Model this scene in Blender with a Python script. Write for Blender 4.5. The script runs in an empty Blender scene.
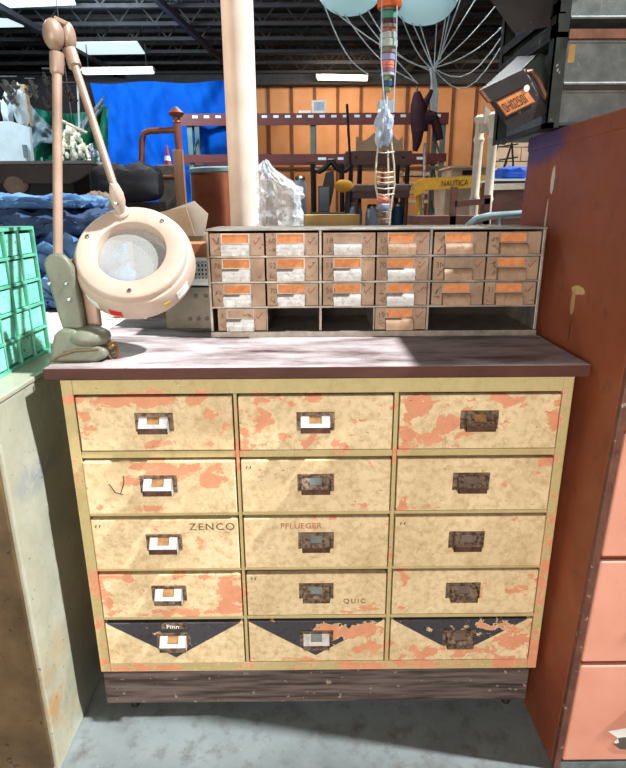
import bpy, bmesh, math, random
from mathutils import Vector as V, Matrix, noise as mnoise
R = random.Random(7)
SC = bpy.context.scene
COL = SC.collection
PI = math.pi

# ------------------------------------------------------------------ camera
F, PITCH, ROLL, YAW, CX, CH, CD = 571.5925, .2989, -.0059, .0045, -.0165, 1.346, 1.2219
CAM = V((CX, -CD, CH))
FW = V((math.sin(YAW)*math.cos(PITCH), math.cos(YAW)*math.cos(PITCH), -math.sin(PITCH)))
_r = V((math.cos(YAW), -math.sin(YAW), 0)); _u = _r.cross(FW)
RT = _r*math.cos(ROLL) + _u*math.sin(ROLL)
UP = -_r*math.sin(ROLL) + _u*math.cos(ROLL)
cd = bpy.data.cameras.new('camera'); cam = bpy.data.objects.new('camera', cd); COL.objects.link(cam)
cam.matrix_world = Matrix(((RT.x, UP.x, -FW.x, CAM.x), (RT.y, UP.y, -FW.y, CAM.y), (RT.z, UP.z, -FW.z, CAM.z), (0, 0, 0, 1)))
cd.sensor_fit = 'HORIZONTAL'; cd.sensor_width = 36; cd.lens = 36*F/626; cd.clip_start = .02; cd.clip_end = 200
SC.camera = cam

def at(px, py, X=None, Y=None, Z=None):
    d = FW + RT*((px-313)/F) + UP*((384-py)/F)
    if X is not None: return CAM + d*((X-CAM.x)/d.x)
    if Y is not None: return CAM + d*((Y-CAM.y)/d.y)
    return CAM + d*((Z-CAM.z)/d.z)

# ------------------------------------------------------------------ materials
def lin(c):
    return tuple(((x/255)/12.92 if x/255 <= .04045 else ((x/255+.055)/1.055)**2.4) for x in c) + (1,)

class NT:
    def __init__(s, name):
        s.m = bpy.data.materials.new(name); s.m.use_nodes = True
        s.t = s.m.node_tree; s.b = s.t.nodes['Principled BSDF']; s.o = s.t.nodes['Material Output']
        s._p = None
    def n(s, k): return s.t.nodes.new(k)
    def l(s, a, b): s.t.links.new(a, b)
    def put(s, sock, v):
        if isinstance(v, bpy.types.NodeSocket): s.l(v, sock)
        else: sock.default_value = v
    def pos(s):
        if s._p is None: s._p = s.n('ShaderNodeNewGeometry').outputs['Position']
        return s._p
    def vm(s, op, a, b):
        n = s.n('ShaderNodeVectorMath'); n.operation = op
        s.put(n.inputs[0], a); s.put(n.inputs[1], b)
        return n.outputs['Value'] if op in ('LENGTH', 'DOT_PRODUCT', 'DISTANCE') else n.outputs[0]
    def noise(s, scale, detail=6, rough=.6, stretch=None, dist=0.0):
        n = s.n('ShaderNodeTexNoise'); n.inputs['Scale'].default_value = scale
        n.inputs['Detail'].default_value = detail; n.inputs['Roughness'].default_value = rough
        n.inputs['Distortion'].default_value = dist
        v = s.pos()
        if stretch: v = s.vm('MULTIPLY', v, stretch)
        s.l(v, n.inputs['Vector']); return n.outputs['Fac']
    def voro(s, scale, stretch=None, feature='DISTANCE_TO_EDGE'):
        n = s.n('ShaderNodeTexVoronoi'); n.feature = feature; n.inputs['Scale'].default_value = scale
        v = s.pos()
        if stretch: v = s.vm('MULTIPLY', v, stretch)
        s.l(v, n.inputs['Vector']); return n.outputs['Distance']
    def ma(s, op, a, b=0.0, c=0.0, clamp=False):
        n = s.n('ShaderNodeMath'); n.operation = op; n.use_clamp = clamp
        s.put(n.inputs[0], a); s.put(n.inputs[1], b); s.put(n.inputs[2], c); return n.outputs[0]
    def step(s, v, a, b):
        n = s.n('ShaderNodeMapRange'); n.inputs[1].default_value = a; n.inputs[2].default_value = b
        s.put(n.inputs[0], v); return n.outputs[0]
    def mix(s, f, a, b):
        n = s.n('ShaderNodeMix'); n.data_type = 'RGBA'
        s.put(n.inputs[0], f); s.put(n.inputs[6], a); s.put(n.inputs[7], b); return n.outputs[2]
    def sep(s):
        n = s.n('ShaderNodeSeparateXYZ'); s.l(s.pos(), n.inputs[0]); return n.outputs
    def blob(s, c, r):
        d = s.vm('SUBTRACT', s.pos(), c); d = s.vm('MULTIPLY', d, tuple(1/x for x in r))
        n = s.n('ShaderNodeVectorMath'); n.operation = 'LENGTH'; s.l(d, n.inputs[0])
        return s.step(n.outputs['Value'], 1.0, 0.0)
    def bump(s, h, strength=.3, dist=.002):
        n = s.n('ShaderNodeBump'); n.inputs['Strength'].default_value = strength; n.inputs['Distance'].default_value = dist
        s.put(n.inputs['Height'], h); s.l(n.outputs[0], s.b.inputs['Normal'])
    def done(s, col, rough=.6, metal=0.0, spec=.5):
        s.put(s.b.inputs['Base Color'], col); s.put(s.b.inputs['Roughness'], rough)
        s.put(s.b.inputs['Metallic'], metal); s.b.inputs['Specular IOR Level'].default_value = spec
        return s.m

def simple(name, c1, c2=None, rough=.6, metal=0.0, scale=8, bump=0.0, lo=.35, hi=.65, stretch=None, spec=.4, speck=None, detail=6):
    s = NT(name)
    c2 = c2 or tuple(int(x*.82) for x in c1)
    f = s.step(s.noise(scale, detail, .62, stretch), lo, hi)
    c = s.mix(f, lin(c1), lin(c2))
    if speck:
        sc, w, cc = speck
        c = s.mix(s.step(s.noise(sc, 3, .5), w, w+.04), c, lin(cc))
    if bump: s.bump(s.noise(scale*3, 5, .6, stretch), bump, .003)
    return s.done(c, rough, metal, spec)

def emis(name, c, st):
    s = NT(name); s.b.inputs['Emission Color'].default_value = lin(c); s.b.inputs['Emission Strength'].default_value = st
    return s.done(lin(c), .5)

# --- peeling paint of the drawer chest
PEEL = [  # x, z, rx, rz, weight : where the coral undercoat shows
 (-.40,.935,.17,.022,1.0),(-.25,.90,.075,.04,.55),(-.53,.87,.03,.05,.6),(-.33,.832,.13,.018,.7),(-.235,.86,.05,.05,.35),
 (-.36,.765,.12,.028,.95),(-.25,.745,.06,.03,1.0),(-.44,.735,.03,.02,.6),(-.40,.665,.05,.016,.7),(-.50,.67,.05,.02,.45),
 (-.285,.566,.02,.016,.7),(-.545,.53,.02,.04,.6),(-.40,.61,.05,.012,.4),(-.225,.585,.03,.01,.45),
 (-.50,.475,.1,.016,.9),(-.30,.475,.14,.018,.7),(-.22,.42,.045,.07,1.0),(-.55,.44,.04,.04,1.0),(-.35,.365,.2,.014,.8),(-.53,.40,.03,.035,.7),(-.43,.42,.05,.03,.35),
 (-.05,.935,.14,.016,.6),(-.13,.885,.035,.035,.8),(-.06,.83,.14,.025,.6),(.05,.825,.08,.02,.7),(.09,.89,.07,.03,.4),(-.01,.87,.03,.02,.4),(-.17,.84,.02,.05,.7),
 (.0,.633,.16,.01,.45),(.155,.61,.03,.02,.5),(.10,.67,.06,.01,.4),(.12,.37,.06,.02,.6),(.06,.36,.05,.012,.5),
 (.29,.87,.06,.055,.85),(.23,.925,.06,.028,.85),(.205,.85,.025,.06,.9),(.26,.835,.06,.022,.8),(.42,.93,.1,.02,.8),(.54,.90,.022,.06,.85),(.43,.88,.02,.02,.5),(.35,.85,.07,.02,.5),
 (.53,.775,.04,.02,.9),(.44,.715,.015,.02,.8),(.20,.665,.02,.03,.8),(.25,.66,.05,.01,.5),(.195,.75,.012,.06,.4),
 (.44,.625,.1,.008,.4),(.49,.42,.07,.025,.75),(.40,.405,.05,.015,.5),(.21,.46,.03,.03,.7),(.53,.47,.03,.02,.5),(.21,.37,.04,.02,.6),
 (-.45,.19,.14,.018,.8),(-.20,.195,.1,.016,.65),(-.05,.19,.08,.016,.55),(.12,.19,.1,.02,.95),(.28,.195,.1,.014,.85),(.50,.20,.05,.04,.9),
 (.07,.30,.12,.03,.9),(.12,.25,.09,.035,.75),(-.02,.215,.12,.014,.6),(-.13,.22,.05,.016,.5),(.27,.235,.07,.03,.8),(.40,.235,.14,.025,.75),(.50,.27,.05,.05,.85),(.44,.31,.09,.03,.6),
 (-.52,.225,.03,.02,.5),(-.30,.225,.07,.012,.35),
 (-.187,.80,.014,.05,1.0),(-.187,.92,.008,.06,.4),(.178,.52,.014,.10,.55),(.178,.80,.012,.04,.5),(.563,.46,.025,.14,.8),(.563,.25,.03,.1,.9),(.563,.62,.02,.1,.5),(-.565,.75,.02,.05,.5),(-.565,.30,.02,.12,.45),(-.565,.20,.03,.05,.6)]
def paint(name, black=False, frame=False):
    s = NT(name)
    x, y, z = s.sep()
    base = s.mix(s.step(s.noise(5, 4, .6), .35, .65), lin((224,202,162)), lin((209,186,145)))
    base = s.mix(s.step(s.noise(60, 4, .6), .45, .8), base, lin((176,150,106)))
    if frame: base = s.mix(.8, base, lin((174,160,108)))
    base = s.mix(s.ma('MULTIPLY', s.step(s.noise(11, 7, .7), .5, .68), .45), base, lin((162,134,88)))
    fb = s.noise(20, 8, .66, (1, 0, 1.4), .4)
    tot = s.ma('MULTIPLY', s.ma('SUBTRACT', fb, .5), 2.35)
    # grouping the blobs as max keeps borders noise-shaped
    acc = None
    for (bx, bz, rx, rz, w) in PEEL:
        b = s.ma('MULTIPLY', s.blob((bx, 0, bz), (rx*1.45, 5, rz*1.6)), w*.82)
        acc = b if acc is None else s.ma('MAXIMUM', acc, b)
    m = s.ma('ADD', tot, acc)
    peel = s.step(m, .40, .42)
    rim = s.ma('MULTIPLY', s.step(m, .385, .40), s.ma('SUBTRACT', 1.0, s.step(m, .40, .425)))
    pink = s.mix(s.step(s.noise(26, 5, .7), .35, .7), lin((214,150,114)), lin((200,134,100)))
    pale = s.step(s.noise(17, 6, .7, (1, 0, 1)), .62, .68)
    pink = s.mix(s.ma('MULTIPLY', pale, .7), pink, lin((222,180,140)))
    c = base
    if black:
        blk = None
        for xc, hw in ((-.372, .172), (-.008, .172), (.364, .172)):
            # a dark inverted triangle: full width at the drawer's top edge, its point below the pull
            d = s.ma('ADD', s.ma('DIVIDE', s.ma('ABSOLUTE', s.ma('SUBTRACT', x, xc)), hw), s.ma('DIVIDE', s.ma('SUBTRACT', .334, z), .108))
            t = s.step(d, 1.0, .985)
            blk = t if blk is None else s.ma('MAXIMUM', blk, t)
        gone = s.step(s.ma('ADD', s.ma('MULTIPLY', s.ma('SUBTRACT', fb, .5), 2.3), acc), .34, .36)
        keep = s.ma('MULTIPLY', blk, s.ma('SUBTRACT', 1.0, gone))
        c = s.mix(peel, c, pink)
        c = s.mix(keep, c, s.mix(s.step(s.noise(70, 3, .6), .55, .62), lin((62,60,64)), lin((52,50,55))))
    else:
        c = s.mix(peel, c, pink)
    c = s.mix(s.ma('MULTIPLY', rim, .8), c, lin((222,204,158)))
    # hairline cracks of the old paint, only in patches
    wv = s.noise(14, 4, .6)
    ck = s.ma('MULTIPLY', s.step(s.voro(42, (1, 0, .62)), .022, .0), s.step(s.noise(4.5, 3, .6), .50, .60))
    c = s.mix(s.ma('MULTIPLY', ck, .34), c, lin((112,82,46)))
    fl = s.step(s.noise(120, 3, .6, (.6, 1, 1)), .69, .72)
    c = s.mix(s.ma('MULTIPLY', fl, .75), c, lin((110,70,42)))
    wf = s.ma('MULTIPLY', s.step(s.noise(75, 3, .6, (1, 1, 1.3)), .68, .70), s.step(s.noise(6, 3, .6), .5, .6))
    c = s.mix(wf, c, lin((240,228,200)))
    s.bump(s.ma('ADD', s.ma('SUBTRACT', 1.0, peel), s.ma('MULTIPLY', s.noise(50, 5, .6), .5)), .35, .0015)
    return s.done(c, .55, 0, .3)

M = {}
M['cream'] = paint('peeling_cream_paint')
M['creamframe'] = paint('peeling_frame_paint', frame=True)
M['creamblack'] = paint('peeling_cream_paint_with_black_triangles', black=True)

def wood_top():
    s = NT('dusty_dark_worktop')
    g = s.noise(9, 8, .65, (.35, 4, 1))
    c = s.mix(s.step(g, .35, .7), lin((86,52,43)), lin((52,30,25)))
    nz = s.n('ShaderNodeSeparateXYZ'); s.l(s._p.node.outputs['True Normal'], nz.inputs[0])
    up = s.step(nz.outputs[2], .4, .8)
    dust = s.ma('MULTIPLY', s.ma('MULTIPLY', s.step(s.noise(6, 7, .68, (.7, 2.2, 1)), .30, .58), .70), up)
    c = s.mix(dust, c, lin((204,194,194)))
    c = s.mix(s.step(s.noise(130, 2, .5), .72, .75), c, lin((60,36,34)))
    s.bump(s.noise(40, 5, .6, (.3, 3, 1)), .2, .002)
    return s.done(c, .7, 0, .25)
M['top'] = wood_top()
M['plinth'] = simple('weathered_dark_plinth', (104,90,84), (50,40,38), .8, 0, 14, .6, stretch=(.3, 1, 4), speck=(60, .66, (140,126,116)), lo=.38, hi=.6)
M['dark'] = simple('hollow_shade', (34,28,24), (22,18,16), .9)
M['foot'] = simple('iron_foot', (70,66,64), (50,46,44), .6, .6)

def worn_metal(name, a, b, rust, amount, rough=.4, metal=.8):
    s = NT(name)
    c = s.mix(s.step(s.noise(40, 6, .65), .3, .7), lin(a), lin(b))
    c = s.mix(s.step(s.noise(90, 6, .7), amount, amount+.14), c, lin(rust))
    s.bump(s.noise(160, 4, .6), .25, .0008)
    return s.done(c, s.step(s.noise(60, 4, .6), rough-.6, rough+.55), metal, .5)
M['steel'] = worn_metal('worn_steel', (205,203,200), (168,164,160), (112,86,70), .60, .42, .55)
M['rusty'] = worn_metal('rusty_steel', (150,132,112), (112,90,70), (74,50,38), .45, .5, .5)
M['rustdark'] = simple('rusty_brown_lip', (98,66,52), (62,38,32), .6, .3, 60, .3)
M['cardbrown'] = simple('brown_card', (150,112,66), (120,84,48), .8, 0, 60)
M['tin'] = simple('dull_tin_drawer', (158,133,110), (126,102,82), .55, .25, 14, .15, speck=(60, .64, (112,86,64)))
M['tinframe'] = simple('grey_tin_frame', (150,142,132), (112,104,96), .45, .5, 20, .1)
M['tininside'] = simple('dark_tin_inside', (40,32,26), (28,22,18), .8)
M['orange'] = simple('orange_card', (206,136,84), (186,112,60), .7, 0, 60)
M['pull'] = worn_metal('zinc_pull', (176,175,172), (150,147,142), (120,102,86), .55, .5, .3)
M['pullshade'] = worn_metal('shaded_zinc_pull', (164,136,110), (140,112,88), (116,88,64), .55, .5, .25)  # browner copy of the zinc pull, shade put into its colour
M['cardbrown2'] = simple('grey_brown_pencil', (104,86,60), (88,72,50), .9)
M['pencil'] = simple('pencil_mark', (66,50,36), (52,38,28), .9)
M['red'] = simple('red_crayon', (150,48,40), (128,36,32), .8)
M['lamp'] = simple('beige_lamp_enamel', (186,166,150), (172,150,134), .5, .0, 7, .05, spec=.5, speck=(45, .72, (168,136,112)))
M['lamparm'] = simple('tan_lamp_tube', (170,143,124), (148,122,105), .4, .15, 12)
M['lampbase'] = simple('grey_green_lamp_casting', (120,122,104), (95,97,83), .5, .15, 9, .12, speck=(50, .68, (90,88,72)))
M['brass'] = simple('dull_brass', (180,150,104), (130,100,64), .35, .8, 30)
M['chrome'] = simple('screw_steel', (180,178,172), (120,116,110), .3, .9, 30)
M['white'] = simple('white_paper', (236,234,228), (220,218,210), .6)
M['yellow'] = simple('yellow_sticker', (232,196,70), None, .5)
M['redst'] = simple('red_sticker', (214,40,44), None, .4)
M['mint'] = simple('mint_green_paint', (140,222,196), (112,204,174), .5, .1, 12, .08, speck=(60, .68, (58,126,104)))
M['mintframe'] = simple('mint_frame_paint', (108,190,160), (80,156,130), .5, .1, 20)
M['mintdark'] = simple('gap_behind_mint_drawers', (24,52,46), (16,36,32), .8)

def grey_side():
    s = NT('scuffed_grey_green_metal')
    c = s.mix(s.step(s.noise(4, 8, .7), .35, .65), lin((178,178,160)), lin((146,146,126)))
    c = s.mix(s.step(s.noise(9, 8, .72, (1, 1, .6)), .52, .66), c, lin((172,166,144)))
    c = s.mix(s.ma('MULTIPLY', s.blob((-.65, .0, .76), (.1, .16, .05)), s.step(s.noise(25, 6, .7), .4, .6)), c, lin((120,132,150)))
    c = s.mix(s.ma('MULTIPLY', s.blob((-.65, -.1, .18), (.1, .16, .22)), s.step(s.noise(12, 6, .7), .42, .6)), c, lin((168,132,84)))
    c = s.mix(s.step(s.noise(80, 4, .6), .66, .70), c, lin((86,78,62)))
    c = s.mix(s.step(s.noise(30, 5, .6, (1, 6, .3)), .70, .72), c, lin((190,184,164)))
    s.bump(s.noise(30, 5, .6), .15, .002)
    return s.done(c, .42, .25, .5)
M['greycab'] = grey_side()
M['greyfront'] = simple('brown_grey_cabinet_front', (104,84,56), (72,56,36), .5, .2, 7, .1, speck=(40, .66, (60,46,32)))

def brown_side():
    s = NT('scratched_red_brown_enamel')
    c = s.mix(s.step(s.noise(3, 6, .6), .35, .65), lin((144,74,44)), lin((118,57,33)))
    c = s.mix(s.step(s.noise(18, 6, .7), .58, .72), c, lin((96,54,40)))
    c = s.mix(s.ma('MULTIPLY', s.step(s.ma('ADD', s.blob((.62, .50, 1.51), (.3, .32, .085)), s.ma('MULTIPLY', s.ma('SUBTRACT', s.noise(9, 4, .6), .5), .5)), .2, .5), .85), c, lin((52,50,104)))
    def streak(c, y, z, ry, rz, col, th=.25):
        b = s.blob((.62, y, z), (.2, ry, rz))
        w = s.ma('ADD', b, s.ma('MULTIPLY', s.ma('SUBTRACT', s.noise(40, 5, .65), .5), .9))
        return s.mix(s.step(w, th+.05, th+.12), c, lin(col))
    c = streak(c, .352, 1.41, .016, .05, (206,192,172), .2)
    c = streak(c, .365, 1.28, .009, .12, (196,178,156), .25)
    c = streak(c, .388, 1.13, .011, .04, (146,118,90), .30)
    c = streak(c, .117, 1.158, .040, .013, (196,164,104), .15)
    c = streak(c, .135, 1.125, .014, .038, (178,144,88), .15)
    c = streak(c, .13, 1.06, .004, .05, (80,40,26), .25)
    c = s.mix(s.step(s.noise(16, 7, .7, (1, 3, .8)), .70, .72), c, lin((168,120,92)))
    return s.done(c, s.step(s.noise(7, 4, .6), -.25, 1.2), .0, .5)
M['brownside'] = brown_side()
def coral():
    s = NT('coral_drawer_enamel')
    c = s.mix(s.step(s.noise(4, 5, .6), .35, .65), lin((212,150,128)), lin((200,134,110)))
    c = s.mix(s.step(s.noise(26, 5, .6, (3, 1, .8)), .71, .73), c, lin((150,70,50)))
    return s.done(c, .42, 0, .5)
M['coral'] = coral()
M['brownframe'] = simple('worn_brown_frame', (112,74,60), (84,54,46), .5, .2, 20, .1, speck=(50, .64, (150,128,116)))
M['galv'] = simple('galvanised_sheet', (124,132,130), (100,108,106), .5, .4, 30, .1, speck=(160, .68, (164,170,166)))
M['rackiron'] = simple('dark_green_black_angle_iron', (54,58,52), (36,38,34), .5, .4, 16, .15, speck=(40, .66, (150,146,134)))
M['binblack'] = simple('black_painted_bin', (52,48,46), (38,34,34), .55, .3, 12, .1, speck=(60, .68, (96,84,74)))
M['rustlip'] = simple('rust_brown_shelf_edge', (140,96,72), (108,70,50), .55, .3, 20, .1)
M['concrete'] = None
def concrete():
    s = NT('worn_concrete_floor')
    c = s.mix(s.step(s.noise(2.2, 8, .65), .35, .68), lin((116,124,124)), lin((86,92,92)))
    c = s.mix(s.step(s.noise(14, 7, .7), .5, .7), c, lin((78,76,72)))
    c = s.mix(s.step(s.noise(70, 4, .6), .70, .73), c, lin((172,158,112)))
    c = s.mix(s.step(s.noise(9, 5, .6, (1, .2, 1)), .74, .78), c, lin((150,156,156)))
    s.bump(s.noise(40, 6, .6), .15, .002)
    return s.done(c, .55, 0, .4)
M['concrete'] = concrete()
M['post'] = simple('chipped_cream_column_paint', (226,214,198), (212,196,178), .5, 0, 5, .08, speck=(18, .72, (150,120,98)))
M['deck'] = simple('black_roof_deck', (30,28,30), (20,18,20), .8)
M['joist'] = simple('dark_steel_joist', (44,48,54), (32,34,38), .7)
M['darkwall'] = simple('dark_partition', (30,30,34), (20,20,24), .9, 0, 2)
M['siding'] = simple('orange_wood_siding', (206,152,108), (186,130,86), .7, 0, 1.2, lo=.3, hi=.7)
M['batten'] = simple('brown_batten', (112,70,42), (88,54,32), .7, 0, 3)
M['bluetarp'] = simple('blue_tarp', (4,92,200), (3,76,176), .8, 0, 2, .1, spec=.12)
M['greentarp'] = simple('green_tarp', (22,112,88), (16,86,70), .45, 0, 2)
M['plasticsheet'] = simple('grey_plastic_sheet', (120,142,150), (84,106,116), .5, 0, 3)
M['rackred'] = simple('dark_red_rack_beam', (96,30,30), (76,22,24), .5, 0, 3)
M['rackgreen'] = simple('grey_green_rack_upright', (84,112,108), (66,92,90), .5, 0, 3)
M['copper'] = simple('brown_copper', (156,90,60), (120,64,40), .35, .4, 3)
M['pipebrown'] = simple('rusty_pipe', (124,72,54), (88,50,40), .5, .2, 12)
M['plank'] = simple('worn_plank', (140,104,76), (104,74,54), .7, 0, 6, stretch=(3, 3, .4))
M['denim'] = simple('blue_denim', (96,136,178), (50,84,126), .9, 0, 14, .6, detail=8)
M['denimdark'] = simple('dark_denim', (48,72,104), (30,46,72), .9, 0, 12, .5)
M['blackcloth'] = simple('black_cloth', (24,26,32), (14,15,20), .8, 0, 8, .5)
M['tancloth'] = simple('tan_cloth', (126,108,92), (96,80,66), .9, 0, 10, .4)
M['darkbrown'] = simple('dark_brown_board', (52,42,37), (34,27,24), .6, 0, 5)
M['speckled'] = simple('speckled_cream_board', (214,200,184), (196,180,164), .7, 0, 12, .1, speck=(150, .62, (150,128,112)))
M['cardbox'] = simple('tan_cardboard', (186,158,128), (168,138,108), .85, 0, 8)
M['cardpale'] = simple('pale_cardboard_inside', (206,194,176), (188,176,158), .85, 0, 8)
M['kraft'] = simple('orange_brown_card', (186,118,80), (160,96,62), .85, 0, 8)
M['basket'] = simple('white_plastic', (226,226,222), (210,210,206), .5)
M['greybox'] = simple('grey_metal_box', (108,100,90), (84,78,70), .5, .4, 14, .1)
M['ivory'] = simple('ivory_bedpost_paint', (206,196,176), (184,172,150), .5, 0, 8)
M['bluegrey'] = simple('blue_grey_pipe', (134,152,156), (112,130,136), .4, .2, 10)
M['carvedblack'] = simple('black_carved_wood', (36,30,30), (24,20,20), .4, 0, 8)
M['walnut'] = simple('walnut_wood', (104,66,54), (78,48,40), .45, 0, 5, stretch=(1, 1, 4))
M['seat'] = simple('grey_brown_seat_fabric', (122,106,96), (100,86,78), .9, 0, 20)
M['mustard'] = simple('mustard_fabric', (190,136,40), (160,110,28), .8, 0, 10)
M['signyellow'] = simple('yellow_sawhorse_paint', (196,150,34), (160,118,24), .5, 0, 6, speck=(30, .68, (110,84,30)))
M['booktan'] = simple('ochre_board', (176,144,84), (146,116,62), .7, 0, 10)
M['maroon'] = simple('maroon_cloth', (66,26,38), (40,15,24), .7, 0, 8, .4)
M['cord'] = simple('pale_cord', (196,204,204), (168,178,180), .7)
M['bluecloth'] = simple('bright_blue_cloth', (24,74,168), (14,54,134), .8, 0, 10, .4)
M['brick'] = simple('cream_block', (206,180,152), (186,158,132), .8, 0, 4)
M['darkmass'] = simple('dark_crate_wood', (56,42,40), (36,28,28), .8, 0, 4)
M['palewood'] = simple('pale_crate_wood', (198,166,138), (172,140,112), .8, 0, 5)
M['ghost'] = simple('pale_blue_cloth', (176,188,204), (146,160,182), .8, 0, 10, .4)
M['crystal'] = simple('milky_crystal', (240,238,216), (214,216,200), .2, 0, 12)
M['boardwhite'] = simple('white_panel', (214,232,240), (196,216,226), .5)
M['tube'] = emis('lit_fluorescent_tube', (236,250,255), 3.0)
M['tubewarm'] = emis('lit_warm_tube', (255,236,206), 3.5)
M['sky'] = emis('bright_skylight_pane', (214,238,240), 1.0)
def paper():
    s = NT('pale_translucent_paper'); tl = s.n('ShaderNodeBsdfTranslucent'); tl.inputs[0].default_value = lin((236,248,250))
    mx = s.n('ShaderNodeMixShader'); mx.inputs[0].default_value = .6
    s.l(s.b.outputs[0], mx.inputs[1]); s.l(tl.outputs[0], mx.inputs[2]); s.l(mx.outputs[0], s.o.inputs['Surface'])
    return s.done(lin((232,244,244)), .8)
M['canopy'] = paper()
def hexcol(n, c): M[n] = simple(n, c, None, .5, 0, 8)
for n_, c_ in (('c_orange', (224,98,32)), ('c_teal', (74,150,128)), ('c_wine', (70,28,40)), ('c_rust', (168,92,66)), ('c_pale', (172,190,178)),
               ('c_grey', (132,120,104)), ('c_lilac', (150,150,186)), ('c_salmon', (214,128,104)), ('c_mauve', (146,98,132)), ('c_navy', (34,66,104)), ('c_sage', (132,156,120))): hexcol(n_, c_)

def glassy(name, col, alpha, rough=.2, tintmix=.5):
    s = NT(name)
    tr = s.n('ShaderNodeBsdfTransparent'); tr.inputs[0].default_value = (.96, .97, .98, 1)
    mx = s.n('ShaderNodeMixShader')
    f = s.step(s.noise(12, 6, .65), .25, .8)
    s.put(mx.inputs[0], s.ma('MULTIPLY_ADD', f, alpha[1]-alpha[0], alpha[0]))
    s.l(tr.outputs[0], mx.inputs[1]); s.l(s.b.outputs[0], mx.inputs[2]); s.l(mx.outputs[0], s.o.inputs['Surface'])
    s.bump(s.noise(30, 5, .6), .3, .003)
    return s.done(lin(col), rough, 0, .6)
M['lens'] = glassy('dusty_lens_glass', (176,178,174), (.34, .55), .12)
M['bag'] = glassy('clear_crumpled_plastic', (224,228,228), (.22, .5), .25)

# ------------------------------------------------------------------ mesh helpers
def frame_of(d):
    d = d.normalized(); a = V((0, 0, 1)) if abs(d.z) < .9 else V((1, 0, 0))
    u = d.cross(a).normalized(); return u, d.cross(u).normalized()

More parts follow.
